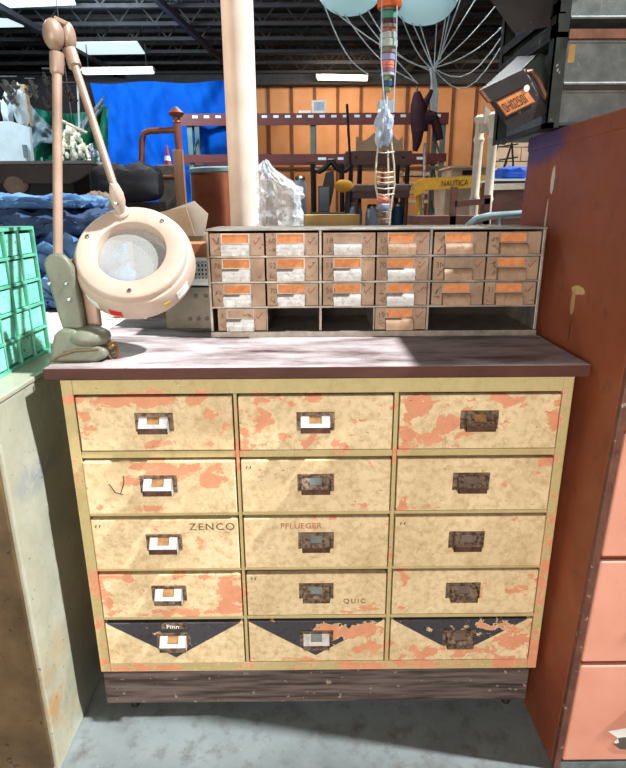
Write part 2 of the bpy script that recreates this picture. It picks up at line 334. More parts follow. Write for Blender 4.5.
class MB:
    def __init__(s): s.bm = bmesh.new()
    def hexa(s, p):   # 8 points: bottom 4 ccw, top 4 ccw
        v = [s.bm.verts.new(q) for q in p]
        for f in ((3,2,1,0),(4,5,6,7),(0,1,5,4),(1,2,6,5),(2,3,7,6),(3,0,4,7)): s.bm.faces.new([v[i] for i in f])
        return s
    def box(s, x0, x1, y0, y1, z0, z1):
        return s.hexa([(x0,y0,z0),(x1,y0,z0),(x1,y1,z0),(x0,y1,z0),(x0,y0,z1),(x1,y0,z1),(x1,y1,z1),(x0,y1,z1)])
    def obox(s, o, a, b, c):   # corner + three edge vectors
        o, a, b, c = V(o), V(a), V(b), V(c)
        if a.cross(b).dot(c) < 0: a, b = b, a
        return s.hexa([o, o+a, o+a+b, o+b, o+c, o+a+c, o+a+b+c, o+b+c])
    def bar(s, p, q, w, h=None):
        p, q = V(p), V(q); u, v = frame_of(q-p); h = h or w
        return s.obox(p-u*w/2-v*h/2, u*w, v*h, q-p)
    def rings(s, rs, cap=True, close=False):
        L = [[s.bm.verts.new(p) for p in r] for r in rs]
        n = len(L[0]); k = len(L)
        for i in range(k if close else k-1):
            A, B = L[i], L[(i+1) % k]
            for j in range(n): s.bm.faces.new((A[j], A[(j+1) % n], B[(j+1) % n], B[j]))
        if cap and not close:
            s.bm.faces.new(L[0][::-1]); s.bm.faces.new(L[-1])
        return s
    def tube(s, pts, r, n=10, cap=True, squash=1.0):
        pts = [V(p) for p in pts]; rs = r if isinstance(r, (list, tuple)) else [r]*len(pts)
        rings = []; u = None
        for i, p in enumerate(pts):
            d = (pts[min(i+1, len(pts)-1)] - pts[max(i-1, 0)]).normalized()
            if u is None: u, _ = frame_of(d)
            else: u = (u - d*u.dot(d)).normalized()
            v = d.cross(u)
            rings.append([p + (u*math.cos(2*PI*k/n)*squash + v*math.sin(2*PI*k/n))*rs[i] for k in range(n)])
        return s.rings(rings, cap)
    def lathe(s, c, ax, prof, n=24, cap=True, close=False):   # prof: (radius, height along ax)
        c, ax = V(c), V(ax).normalized(); u, v = frame_of(ax)
        return s.rings([[c + ax*h + (u*math.cos(2*PI*k/n) + v*math.sin(2*PI*k/n))*max(r, 1e-4) for k in range(n)] for r, h in prof], cap, close)
    def ell(s, c, r, n=12, m=8, jit=0.0, seed=0, freq=3.0):
        c = V(c); rings = []
        for i in range(1, m):
            a = PI*i/m
            rings.append([V((r[0]*math.sin(a)*math.cos(2*PI*k/n), r[1]*math.sin(a)*math.sin(2*PI*k/n), -r[2]*math.cos(a))) for k in range(n)])
        def dis(p):
            if not jit: return c+p
            q = V((p.x/r[0], p.y/r[1], p.z/r[2]))
            return c + p*(1 + jit*mnoise.noise(q*freq + V((seed*3.1, seed, 0))))
        L = [[s.bm.verts.new(dis(p)) for p in rg] for rg in rings]
        b = s.bm.verts.new(dis(V((0, 0, -r[2])))); t = s.bm.verts.new(dis(V((0, 0, r[2]))))
        for i in range(len(L)-1):
            for j in range(n): s.bm.faces.new((L[i][j], L[i][(j+1) % n], L[i+1][(j+1) % n], L[i+1][j]))
        for j in range(n):
            s.bm.faces.new((b, L[0][(j+1) % n], L[0][j])); s.bm.faces.new((t, L[-1][j], L[-1][(j+1) % n]))
        return s
    def prism(s, pts, d):   # planar polygon extruded by d
        d = V(d); a = [s.bm.verts.new(p) for p in pts]; b = [s.bm.verts.new(V(p)+d) for p in pts]
        s.bm.faces.new(a[::-1]); s.bm.faces.new(b); n = len(a)
        for i in range(n): s.bm.faces.new((a[i], a[(i+1) % n], b[(i+1) % n], b[i]))
        return s
    def sheet(s, fn, nu, nv, th=.01):   # thick sheet from fn(u, v)
        G = [[V(fn(i/nu, j/nv)) for j in range(nv+1)] for i in range(nu+1)]
        off = (G[1][0]-G[0][0]).cross(G[0][1]-G[0][0]).normalized()*th
        A = [[s.bm.verts.new(p) for p in r] for r in G]; B = [[s.bm.verts.new(p+off) for p in r] for r in G]
        for i in range(nu):
            for j in range(nv):
                s.bm.faces.new((A[i][j], A[i][j+1], A[i+1][j+1], A[i+1][j])); s.bm.faces.new((B[i][j], B[i+1][j], B[i+1][j+1], B[i][j+1]))
        def edge(P, Q):
            for k in range(len(P)-1): s.bm.faces.new((P[k], P[k+1], Q[k+1], Q[k]))
        edge([r[0] for r in A], [r[0] for r in B]); edge([r[-1] for r in B], [r[-1] for r in A])
        edge(B[0], A[0]); edge(A[-1], B[-1])
        return s
    def build(s, name, m, parent=None, smooth=False, bevel=0.0, seg=2, sub=0):
        bmesh.ops.recalc_face_normals(s.bm, faces=s.bm.faces)
        if parent is None:
            xs = [v.co for v in s.bm.verts]
            o = V(((min(p.x for p in xs)+max(p.x for p in xs))/2, (min(p.y for p in xs)+max(p.y for p in xs))/2, min(p.z for p in xs)))
        else: o = V(parent['_o'])
        bmesh.ops.translate(s.bm, verts=s.bm.verts, vec=-o)
        me = bpy.data.meshes.new(name); s.bm.to_mesh(me); s.bm.free()
        me.materials.append(m if not isinstance(m, str) else M[m])
        if smooth: me.polygons.foreach_set('use_smooth', [True]*len(me.polygons))
        ob = bpy.data.objects.new(name, me); COL.objects.link(ob); ob['_o'] = tuple(o)
        if parent is None: ob.location = o
        else: ob.parent = parent
        if bevel:
            b = ob.modifiers.new('bevel', 'BEVEL'); b.width = bevel; b.segments = seg; b.limit_method = 'ANGLE'; b.angle_limit = .6
        if sub:
            b = ob.modifiers.new('smooth', 'SUBSURF'); b.levels = sub; b.render_levels = sub
        if smooth and not sub:
            try: me.set_sharp_from_angle(angle=.7)
            except Exception: pass
        return ob

def tag(o, label, cat, group=None):
    o['label'] = label; o['category'] = cat
    if group: o['group'] = group
    return o
def thing(name, loc, label, cat, group=None):
    o = bpy.data.objects.new(name, None); COL.objects.link(o); o.location = loc; o['_o'] = tuple(loc); o.empty_display_size = .05
    return tag(o, label, cat, group)
def struct(o): o['kind'] = 'structure'; return o
def dup(o, d, label=None, group=None):
    def cp(x, par):
        c = x.copy(); COL.objects.link(c)
        if par: c.parent = par
        for ch in [k for k in bpy.data.objects if k.parent == x and k is not c]: cp(ch, c)
        return c
    c = cp(o, None); c.location = V(o.location)+V(d)
    if label: c['label'] = label
    if group: c['group'] = group
    return c
DEP = bpy.context.evaluated_depsgraph_get
def writing(name, txt, o, ex, ey, h, m, parent, th=.0004, wscale=1.0, spacing=1.0):
    """raised lettering: o = lower left corner, ex / ey = reading and up directions"""
    cu = bpy.data.curves.new(name, 'FONT'); cu.body = txt; cu.size = 1.0; cu.space_character = spacing
    t = bpy.data.objects.new(name, cu); COL.objects.link(t)
    dg = bpy.context.evaluated_depsgraph_get(); dg.update()
    me = bpy.data.meshes.new_from_object(t.evaluated_get(dg))
    bpy.data.objects.remove(t); bpy.data.curves.remove(cu)
    ex, ey = V(ex).normalized(), V(ey).normalized(); ez = ex.cross(ey)
    bm = bmesh.new(); bm.from_mesh(me); bpy.data.meshes.remove(me)
    k = h/.72
    for v in bm.verts: v.co = V(o) + ex*v.co.x*k*wscale + ey*v.co.y*k + ez*.0003
    r = bmesh.ops.extrude_face_region(bm, geom=bm.faces[:])
    bmesh.ops.translate(bm, verts=[e for e in r['geom'] if isinstance(e, bmesh.types.BMVert)], vec=ez*th)
    mb = MB(); mb.bm.free(); mb.bm = bm
    return mb.build(name, m, parent)
def scribble(pts2, o, ex, ey, w, mb, nrm):
    P = [V(o)+V(ex)*a+V(ey)*b for a, b in pts2]
    for p, q in zip(P, P[1:]):
        d = q-p; sd = d.cross(V(nrm)).normalized()*w/2
        mb.obox(p-sd-d*.03, d*1.06, sd*2, V(nrm)*.0005)

# ================================================================== THE CHEST OF DRAWERS
X0, X1, ZT, ZB = -.575, .575, .987, .178
WT = 1.015
chest = thing('drawer_chest', (0, .27, 0), 'wide chest of fifteen drawers in peeling cream paint with a dark dusty wooden top', 'drawer chest')
DC = [(-.546, -.194), (-.180, .170), (.186, .549)]
DR = [(.811, .942), (.651, .786), (.496, .634), (.353, .480), (.208, .335)]
b = MB()
b.box(X0, -.549, 0, .03, ZB, ZT); b.box(.552, X1, 0, .03, ZB, ZT)
b.box(-.549, .552, 0, .03, .948, ZT); b.box(-.549, .552, 0, .03, ZB, .206)
for xa, xb in ((-.191, -.183), (.173, .183)): b.box(xa, xb, .0, .03, .206, .948)
for za, zb_ in ((.792, .809), (.640, .649), (.486, .494), (.341, .351)):
    for xa, xb in ((-.549, -.191), (-.183, .173), (.183, .552)): b.box(xa, xb, .0005, .03, za, zb_)
b.build('face_frame', 'creamframe', chest, bevel=.002)
b = MB()
b.box(X0+.002, X0+.02, .03, .54, ZB, ZT); b.box(X1-.02, X1-.002, .03, .54, ZB, ZT); b.box(X0+.02, X1-.02, .525, .54, ZB, ZT)
b.box(X0+.02, X1-.02, .03, .525, ZB, ZB+.015)
b.build('carcass', 'creamframe', chest)
b = MB().box(X0+.02, X1-.02, .16, .17, ZB+.02, ZT-.01); b.build('shade_panel', 'dark', chest)  # dark sheet painting the shade behind the drawers
MB().box(-.600, .5985, -.02, .57, ZT, WT).build('worktop', 'top', chest, bevel=.003)
MB().box(-.584, .572, .03, .05, .042, ZB).build('plinth', 'plinth', chest, bevel=.002)
b = MB().box(-.584, -.564, .05, .52, .042, ZB); b.box(.552, .572, .05, .52, .042, ZB); b.box(-.564, .552, .50, .52, .042, ZB)
b.build('plinth_side', 'plinth', chest)
for fx in (-.52, .532):
    for fy in (.065, .48):
        MB().lathe((fx, fy, 0), (0, 0, 1), [(.011, 0), (.012, .004), (.008, .006), (.008, .02), (.012, .022), (.012, .05)], 12).build('foot', 'foot', chest, smooth=True)

def drawer_pull(par, x, z, yf, metal, lip, card, w=.080):
    """sheet-metal card-holder pull: back plate, sloping hood with a card window, dark lip"""
    h = w/2; yb = yf
    b = MB(); b.box(x-h, x+h, yb-.0015, yb, z-.020, z+.024)
    b.box(x-h, x+h, yb-.003, yb-.0015, z+.021, z+.024); b.box(x-h, x-h+.004, yb-.003, yb-.0015, z-.02, z+.021); b.box(x+h-.004, x+h, yb-.003, yb-.0015, z-.02, z+.021)
    p = b.build('pull', 'rusty', par)
    hw = h*.78
    # hood: sloped top face with a window, two cheeks
    top = V((0, yb-.003, z+.016)); low = V((0, yb-.021, z-.006)); sl = low-top; nn = V((0, -sl.z, sl.y)).normalized()*.0012
    if nn.z < 0: nn = -nn
    b = MB()
    def strip(xa, xb, ta, tb):
        b.obox(V((xa, top.y, top.z))+sl*ta, V((xb-xa, 0, 0)), sl*(tb-ta), -nn)
    strip(x-hw, x-hw*.42, 0, 1); strip(x+hw*.42, x+hw, 0, 1); strip(x-hw*.42, x+hw*.42, .66, 1)
    for sx in (-1, 1):
        xx = x+sx*hw
        b.prism([(xx, yb-.0015, z+.016), (xx, top.y, top.z), (xx, low.y, low.z), (xx, low.y, z-.02), (xx, yb-.0015, z-.02)], (-sx*.0015, 0, 0))
    b.build('hood', metal, p)
    MB().box(x-hw, x+hw, low.y, low.y+.0015, z-.02, low.z).build('lip', lip, p)
    MB().obox(V((x-hw*.42, top.y+.0025, top.z))+sl*.02, V((hw*.84, 0, 0)), sl*.66, -nn*.5).build('card', card, p)
    return p

proud = {(0,1): .008, (0,2): .006, (0,3): .005, (1,1): .005, (1,0): .003, (2,2): .004, (0,4): .004, (2,0): .003, (2,1): .003, (1,2): .004}
pullpos = {(0,0):(-.373,.880),(1,0):(-.006,.880),(2,0):(.367,.881),(0,1):(-.374,.728),(1,1):(-.006,.727),(2,1):(.360,.726),(0,2):(-.374,.571),(1,2):(-.006,.571),(2,2):(.360,.570),
           (0,3):(-.374,.424),(1,3):(-.006,.424),(2,3):(.363,.422),(0,4):(-.374,.281),(1,4):(-.006,.281),(2,4):(.363,.280)}
drawers = {}
for r, (za, zb_) in enumerate(DR):
    for c, (xa, xb) in enumerate(DC):
        pr = proud.get((c, r), .001)
        droop = .006 if (c, r) == (1, 3) else 0.0
        b = MB(); b.box(xa, xb, -pr, .018, za, zb_-droop)
        b.box(xa+.012, xb-.012, .018, .15, za+.008, zb_-.02)
        d = b.build('drawer', 'creamblack' if r == 4 else 'cream', chest, bevel=.0025)
        drawers[c, r] = d
        lit = c == 0 or (c, r) in ((1, 0), (1, 4))  # hoods taken as sunlit get brighter steel: sunlight put into the material choice
        px, pz = pullpos[c, r]
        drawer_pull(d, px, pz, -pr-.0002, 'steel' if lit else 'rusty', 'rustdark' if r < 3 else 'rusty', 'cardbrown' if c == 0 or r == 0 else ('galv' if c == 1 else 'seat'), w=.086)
EX, EZ = (1, 0, 0), (0, 0, 1)
writing('pencil_writing', 'ZENCO', (-.312, -.0066, .605), EX, EZ, .019, M['cardbrown2'], drawers[0, 2], spacing=1.22, wscale=1.08)
writing('pencil_writing', 'PFLUEGER', (-.092, -.0046, .606), EX, EZ, .015, M['kraft'], drawers[1, 2], spacing=1.08)
writing('pencil_writing', 'QUIC', (.062, -.0016, .388), EX, EZ, .014, M['cardbrown'], drawers[1, 3], spacing=1.3)
b = MB(); scribble([(0, .03), (.012, .008), (.03, .002)], (-.49, -.0083, .70), EX, EZ, .002, b, (0, -1, 0))
scribble([(.024, .004), (.034, .03), (.036, .05)], (-.49, -.0083, .70), EX, EZ, .002, b, (0, -1, 0))
b.build('scratch_mark', 'pencil', drawers[0, 1])
for c, r, dx in ((1, 1, .012), (1, 3, .012), (0, 2, .01), (2, 2, .012)):
    b = MB(); yy = -proud.get((c, r), .001)-.0003
    for k in (0, .009): scribble([(k, 0), (k+.002, .006)], (DC[c][0]+dx, yy, DR[r][1]-.02), EX, EZ, .0022, b, (0, -1, 0))
    b.build('tick_mark', 'pencil', drawers[c, r])
np_ = MB().box(-.402, -.338, -.0065, -.004, .318, .334).build('name_plate', 'rusty', drawers[0, 4])
writing('plate_lettering', 'Finn', (-.390, -.0066, .3195), EX, EZ, .0125, 'white', np_, wscale=1.15)

# ================================================================== SMALL PARTS ORGANISER
ox0, ox1, oy0, oy1, oz0, oz1 = -.282, .590, .285, .52, WT, 1.296
org = thing('parts_organizer', ((ox0+ox1)/2, .4, WT), 'long low tin organizer of small drawers at the back of the worktop', 'drawer organizer')
b = MB(); t = .006
b.box(ox0, ox1, oy0-.004, oy1, oz1-.005, oz1); b.box(ox0, ox1, oy0-.006, oy1, oz0, oz0+.016)
b.box(ox0, ox0+.008, oy0, oy1, oz0+.016, oz1-.005); b.box(ox1-.008, ox1, oy0, oy1, oz0+.016, oz1-.005)
b.build('case', 'tinframe', org, bevel=.0015)
MB().box(ox0+.008, ox1-.008, oy1-.006, oy1-.001, oz0+.016, oz1-.012).build('back_panel', 'tininside', org)
rows = [1.031+i*.0654 for i in range(5)]
b = MB()
for z in rows[1:4]: b.box(ox0+.008, ox1-.008, oy0-.003, oy1-.006, z-.003, z+.002)
cw = (ox1-ox0-.016)/6
for k in (2, 4):
    xx = ox0+.008+cw*k
    b.box(xx-.003, xx+.003, oy0+.004, oy1-.006, rows[0], rows[4]-.001)
for k in (1, 3):
    xx = ox0+.008+cw*k; b.box(xx-.0015, xx+.0015, oy0+.004, oy1-.006, rows[0], rows[1])
b.build('divider', 'tinframe', org)
nocard = {(2, 3), (4, 2), (0, 0)}
nums = {(3, 3): '157', (2, 1): '361', (4, 2): '3N', (2, 3): '18', (0, 2): '76', (1, 1): '70', (1, 3): '60', (5, 3): '49', (3, 0): '190', (2, 2): '53', (3, 2): '70', (0, 0): '3', (1, 2): '52', (5, 1): '31'}
pencil2 = simple('faded_pencil', (110,82,60), (92,66,48), .9)
for rr in range(4):
    for cc in range(6):
        if rr == 0 and cc not in (0, 3): continue
        xa = ox0+.008+cw*cc+.003+(.010 if (rr == 0 and cc == 0) else 0)+(.004 if cc % 2 == 0 and cc else 0); xb = ox0+.008+cw*(cc+1)-(.006 if cc % 2 else .002)
        za, zb_ = rows[rr]+.003, rows[rr+1]-.0045-(.003 if rr == 3 else 0)
        yj = oy0-.002+R.uniform(-.003, .003)
        b = MB(); b.box(xa, xb, yj, yj+.003, za, zb_); b.box(xa+.002, xb-.002, yj+.003, oy1-.03, za+.001, za+.004)
        b.box(xa+.002, xa+.004, yj+.003, oy1-.03, za+.004, zb_-.012); b.box(xb-.004, xb-.002, yj+.003, oy1-.03, za+.004, zb_-.012)
        d = b.build('drawer', 'tin', org)
        xm = (xa+xb)/2-.004; hw = .0365
        zc = zb_-.0135
        b = MB(); b.box(xm-hw, xm+hw, yj-.0015, yj, zc-.013, zc-.0105); b.box(xm-hw, xm+hw, yj-.0015, yj, zc+.0105, zc+.013)
        b.box(xm-hw, xm-hw+.003, yj-.0015, yj, zc-.0105, zc+.0105); b.box(xm+hw-.003, xm+hw, yj-.0015, yj, zc-.0105, zc+.0105)
        b.build('label_holder', 'tinframe', d)
        MB().box(xm-hw+.003, xm+hw-.003, yj-.0007, yj, zc-.0105, zc+.0105).build('label_card', 'tin' if (cc, rr) in nocard else 'orange', d)
        # scoop pull: quarter-round hood
        pts = []
        zt_, zl = zc-.0140, za+.0005
        for k in range(7):
            a = PI/2*k/6; pts.append((xm-hw, yj-.016*math.sin(a), zl+(zt_-zl)*(math.cos(a)*.6+.4) if k < 6 else zl+(zt_-zl)*.4))
        pts += [(xm-hw, yj-.016, zl), (xm-hw, yj-.0145, zl)]
        for k in range(6, -1, -1):
            a = PI/2*k/6; pts.append((xm-hw, yj-.0145*math.sin(a)+.0, (zl+(zt_-zl)*(math.cos(a)*.6+.4))-.0015))
        b = MB().prism(pts, (2*hw, 0, 0))
        for ex_ in (xm-hw, xm+hw-.001): b.prism([(ex_, yj, zt_), *[(ex_, q[1], q[2]) for q in pts[1:8]], (ex_, yj, zl)], (.001, 0, 0))
        b.build('scoop_pull', 'pullshade' if cc > 3 or (cc == 3 and rr in (0, 3)) else 'pull', d)  # pulls out of the sun take the shaded copy
        if (cc, rr) in nums: writing('pencil_writing', nums[cc, rr], (xa+.006, yj-.0002, zb_-.026), EX, EZ, .014, pencil2, d)
        else:
            b = MB(); q = [(R.uniform(0, .02), R.uniform(0, .02)) for _ in range(6)]
            scribble(q, (xa+.006, yj-.0002, zb_-.030), EX, EZ, .0014, b, (0, -1, 0)); b.build('pencil_writing', pencil2, d)
        b = MB(); q = [(R.uniform(0, .02), R.uniform(0, .018)) for _ in range(5)]
        scribble(q, (xa+.006, yj-.0002, za+.006), EX, EZ, .0012, b, (0, -1, 0)); b.build('scribble', pencil2, d)
        if R.random() < .75:
            xx = xb-.026
            b = MB(); scribble([(0, .007), (.005, .0), (.018, .016)], (xx, yj-.0002, zb_-.026), EX, EZ, .0016, b, (0, -1, 0)); b.build('check_mark', 'red', d)

# ================================================================== MAGNIFIER LAMP
lamp = thing('magnifier_lamp', (-.55, .08, WT), 'beige jointed magnifier lamp with a big round lens clamped to the worktop corner', 'lamp')
# base block
pb = [(-.606, WT), (-.600, 1.045), (-.588, 1.078), (-.572, 1.092), (-.540, 1.090), (-.522, 1.070), (-.505, 1.055), (-.478, 1.046), (-.474, WT+.012), (-.500, WT)]
MB().prism([(x, .028, z) for x, z in pb], (0, .075, 0)).build('base', 'lampbase', lamp, bevel=.008, seg=3, smooth=True)
MB().ell((-.522, .060, 1.068), (.050, .042, .026), 16, 10).build('clamp_cover', M['lampbase'], lamp, smooth=True)
b = MB().tube([(-.602, .024, WT+.004), (-.575, .020, 1.034), (-.54, .020, 1.044), (-.49, .024, 1.046)], .0032, 8)
b.build('cable', M['cardbrown2'], lamp, smooth=True)
b = MB().lathe((-.478, .070, 1.046), (.95, -.3, .1), [(.008, -.014), (.013, -.01), (.013, .004), (.009, .008), (.007, .014)], 14); kn = b.build('clamp_screw', 'brass', lamp, smooth=True)
for (cx_, cz_, rr_, tilt) in ((-.476, 1.038, .015, .2), (-.470, 1.033, .017, 1.0)):
    P = [(cx_+rr_*math.cos(a)*math.cos(tilt), .062+rr_*math.cos(a)*math.sin(tilt)*.6, cz_+rr_*math.sin(a)) for a in [2*PI*k/20 for k in range(21)]]
    MB().tube(P, .0026, 6, cap=False).build('ring', 'brass', kn, smooth=True)
# upright bracket : rounded paddle
def paddle(w0, w1, z0, z1, xc0, xc1, y, th):
    pts = [(xc0-w0, y, z0), (xc0+w0, y, z0)]
    for k in range(4): pts.append((xc0+(xc1-xc0)*(k+1)/5+w0+(w1-w0)*math.sin(PI/2*(k+1)/4), y, z0+(z1-w1-z0)*(k+1)/4))
    for k in range(1, 9): a = PI*k/9; pts.append((xc1+w1*math.cos(a), y, z1-w1+w1*math.sin(a)))
    for k in range(3, -1, -1): pts.append((xc0+(xc1-xc0)*(k+1)/5-w0-(w1-w0)*math.sin(PI/2*(k+1)/4), y, z0+(z1-w1-z0)*(k+1)/4))
    return MB().prism(pts, (0, th, 0))
paddle(.024, .031, 1.083, 1.254, -.551, -.570, .05, .022).build('bracket', 'lampbase', lamp, bevel=.006, seg=3, smooth=True)
paddle(.028, .035, 1.083, 1.240, -.530, -.545, .082, .02).build('bracket_cheek', 'lamparm', lamp, bevel=.005, seg=3, smooth=True)
for p_ in ((-.553, 1.19), (-.551, 1.155), (-.590, 1.19)): MB().lathe((p_[0], .05, p_[1]), (0, -1, 0), [(.0045, -.002), (.0045, .002), (.003, .0035)], 10).build('screw', 'chrome', lamp, smooth=True)
ELB = V((-.566, .205, 1.705))
a0 = V((-.583, .09, 1.225)); a1 = ELB+V((-.003, -.008, -.03))
d_ = a1-a0
MB().tube([a0, a0+d_*.02, a0+d_*.98, a1], [.0104]*4, 14).build('lower_arm', 'lamparm', lamp, smooth=True)
MB().tube([a0+d_*.90, a0+d_*.91, a1-d_*.005], [.0115, .0148, .0158], 14).build('sleeve', 'lamparm', lamp, smooth=True)
MB().ell(ELB+V((-.004, -.012, .004)), (.0225, .023, .032), 16, 12).build('elbow_cover', 'lamparm', lamp, smooth=True)
MB().ell(ELB+V((.020, .014, .006)), (.0135, .022, .030), 16, 12).build('elbow_cover', 'lamparm', lamp, smooth=True)
MB().obox(ELB+V((-.002, -.010, .034)), (.024, .004, -.010), (0, .03, 0), (.003, 0, .008)).build('elbow_clip', 'lamparm', lamp, bevel=.002)
HC = V((-.418, .095, 1.256))                      # centre of the lamp face
vd = (CAM-HC).normalized()
# tilt of the head
right = V((vd.y, -vd.x, 0)).normalized()*-1
upv = right.cross(vd)*1
if upv.z < 0: upv = -upv
if right.x < 0: right = -right
AX = (vd*math.cos(.64) + (upv*.95-right*.28).normalized()*math.sin(.64)).normalized()
hu = (upv - AX*upv.dot(AX)).normalized(); hr = hu.cross(AX)
if hr.x < 0: hr = -hr
def hp(rad, ang, h): return HC + (hr*math.cos(ang)+hu*math.sin(ang))*rad + AX*h
prof = [(.077, -.034), (.0775, -.003), (.079, .0008), (.083, .0025), (.115, .0025), (.120, .0005), (.1228, -.004), (.1238, -.016), (.129, -.0175), (.1315, -.022), (.1345, -.034), (.1360, -.066), (.133, -.074), (.118, -.078), (.084, -.078), (.081, -.074), (.081, -.036)]
MB().lathe(HC, AX, prof, 64, cap=False, close=True).build('lamp_housing', 'lamp', lamp, smooth=True)
MB().lathe(HC, AX, [(.001, -.018), (.04, -.019), (.076, -.023), (.0785, -.027), (.076, -.030), (.04, -.034), (.001, -.035)], 48).build('lens', 'lens', lamp, smooth=True)
for an in (.85, 2.75, -1.55):
    p = hp(.104, an, .0030); MB().lathe(p, AX, [(.005, -.003), (.005, .0015), (.003, .0035)], 12).build('screw', 'chrome', lamp, smooth=True)
def rim_sticker(a, w, h0, h1, m):
    b = MB(); n = 6; A = []; 
    for k in range(n+1):
        an = a-w/2+w*k/n
        A.append((hp(.1362, an, h0), hp(.1362, an, h1), hp(.1348, an, h1), hp(.1348, an, h0)))
    b.rings([list(q) for q in A]); b.build('sticker', m, lamp)
rim_sticker(-2.30, .26, -.058, -.034, 'white'); rim_sticker(-1.86, .22, -.060, -.040, 'redst'); rim_sticker(-.98, .12, -.056, -.040, 'yellow'); rim_sticker(-.62, .28, -.060, -.034, 'white')
# upper arm and yoke
yk = hp(.104, 1.80, .005)
u0 = ELB+V((.018, .012, -.018)); u1 = at(114, 186, Y=.115)
dd = u1-u0
MB().tube([u0, u0+dd*.02, u1], [.0088]*3, 14).build('upper_arm', 'lamparm', lamp, smooth=True)
MB().tube([u0, u0+dd*.02, u0+dd*.13, u0+dd*.135], [.0125, .0142, .0142, .010], 14).build('sleeve', 'lamparm', lamp, smooth=True)
yv = yk-u1
MB().tube([u1-yv*.12, u1, u1+yv*.3, u1+yv*.6, u1+yv*.85, yk], [.008, .013, .019, .019, .014, .013], 16, squash=.8).build('yoke', 'lamp', lamp, smooth=True)
MB().lathe(yk, AX, [(.017, -.004), (.018, .004), (.014, .008)], 18).build('yoke_collar', 'lamp', lamp, smooth=True)
MB().lathe(u1+yv*.62+V((0, -.018, 0)), (0, -1, 0), [(.006, 0), (.006, .003), (.004, .005)], 10).build('screw', 'chrome', lamp, smooth=True)

# ================================================================== LEFT CABINETS
gx1 = -.652
gc = thing('metal_cabinet', (-.95, .06, 0), 'scuffed grey green metal cabinet beside the chest, carrying the mint drawers', 'cabinet')
MB().box(-1.25, gx1, -.135, .275, 0, .968).build('body', 'greycab', gc, bevel=.004)
MB().box(-1.252, gx1+.003, -.138, .285, .968, .980).build('top_panel', 'greycab', gc, bevel=.003)
d = MB().box(-1.235, gx1-.010, -.142, -.134, .015, .955).build('door', 'greyfront', gc, bevel=.003)
MB().box(-1.19, -1.17, -.165, -.142, .50, .60).build('handle', 'rusty', d, bevel=.003)
mx = -.722
mc = thing('drawer_cabinet', (-.85, .06, .98), 'mint green cabinet of little square drawers on top of the grey cabinet', 'drawer cabinet')
my1, mz1 = .288, 1.306
b = MB(); b.box(-1.0, mx+.004, -.16, my1, mz1-.008, mz1); b.box(-1.0, mx+.004, -.16, my1, .980, .988)
b.box(-1.0, mx+.004, my1-.006, my1, .988, mz1-.008); b.box(-1.0, mx+.004, -.16, -.154, .988, mz1-.008)
cwid, rh = .0725, (mz1-.008-.988)/5
for k in range(1, 6): yy = my1-.006-cwid*k; b.box(-.99, mx+.003, yy-.003, yy+.003, .988, mz1-.008)
for k in range(1, 5): zz = .988+rh*k; b.box(-.99, mx+.0035, -.154, my1-.006, zz-.003, zz+.003)
b.build('case', 'mintframe', mc)
MB().box(-1.0, -.99, -.154, my1-.006, .988, mz1-.008).build('back_panel', 'mintdark', mc)
for k in range(6):
    for j in range(5):
        ya, yb = my1-.006-cwid*(k+1)+.005, my1-.006-cwid*k-.006
        za, zb_ = .988+rh*j+.005, .988+rh*(j+1)-.007
        rec = R.uniform(-.004, .003)
        b = MB(); b.box(mx-.003+rec, mx+rec, ya, yb, za, zb_); b.box(-.97, mx-.003+rec, ya+.003, yb-.003, za, za+.04)
        d = b.build('drawer', 'mint', mc, bevel=.001)
        for dz in (.012, -.014):
            MB().lathe((mx+rec, (ya+yb)/2, (za+zb_)/2+dz), (1, 0, 0), [(.0012, -.001), (.0014, .001), (.0008, .002)], 8).build('rivet', 'mintframe', d)

# ================================================================== RIGHT BROWN CABINET
bx0, bx1, by0, by1, bz1 = .606, 1.13, -.140, .555, 1.535
bc = thing('filing_cabinet', (.88, .2, 0), 'tall red brown steel cabinet with coral drawer fronts at the right of the chest', 'cabinet')
# side leans: build body as a hexahedron, foot a little farther right
xb_ = .584
b = MB().hexa([(xb_, by0+.01, 0), (bx1+.04, by0+.01, 0), (bx1+.04, by1, 0), (xb_, by1, 0), (.620, by0+.01, bz1-.012), (bx1, by0+.01, bz1-.012), (bx1, by1, bz1-.012), (.620, by1, bz1-.012)])
b.build('body', 'brownside', bc, bevel=.004)
MB().box(.617, bx1, by0-.002, by1+.003, bz1-.040, bz1).build('top_panel', 'brownside', bc, bevel=.004)
def bxl(z): return .620+(xb_-.620)*(1-z/(bz1-.012))
def slab(z0, z1, xo, w, y0, y1): 
    return MB().hexa([(bxl(z0)+xo, y0, z0), (bxl(z0)+xo+w, y0, z0), (bxl(z0)+xo+w, y1, z0), (bxl(z0)+xo, y1, z0), (bxl(z1)+xo, y0, z1), (bxl(z1)+xo+w, y0, z1), (bxl(z1)+xo+w, y1, z1), (bxl(z1)+xo, y1, z1)])
slab(.0, bz1-.04, 0, .016, by0-.003, by0+.011).build('door_frame', 'brownframe', bc, bevel=.002)
slab(.0, .024, .016, .48, by0-.003, by0+.011).build('kick_rail', 'galv', bc, bevel=.002)
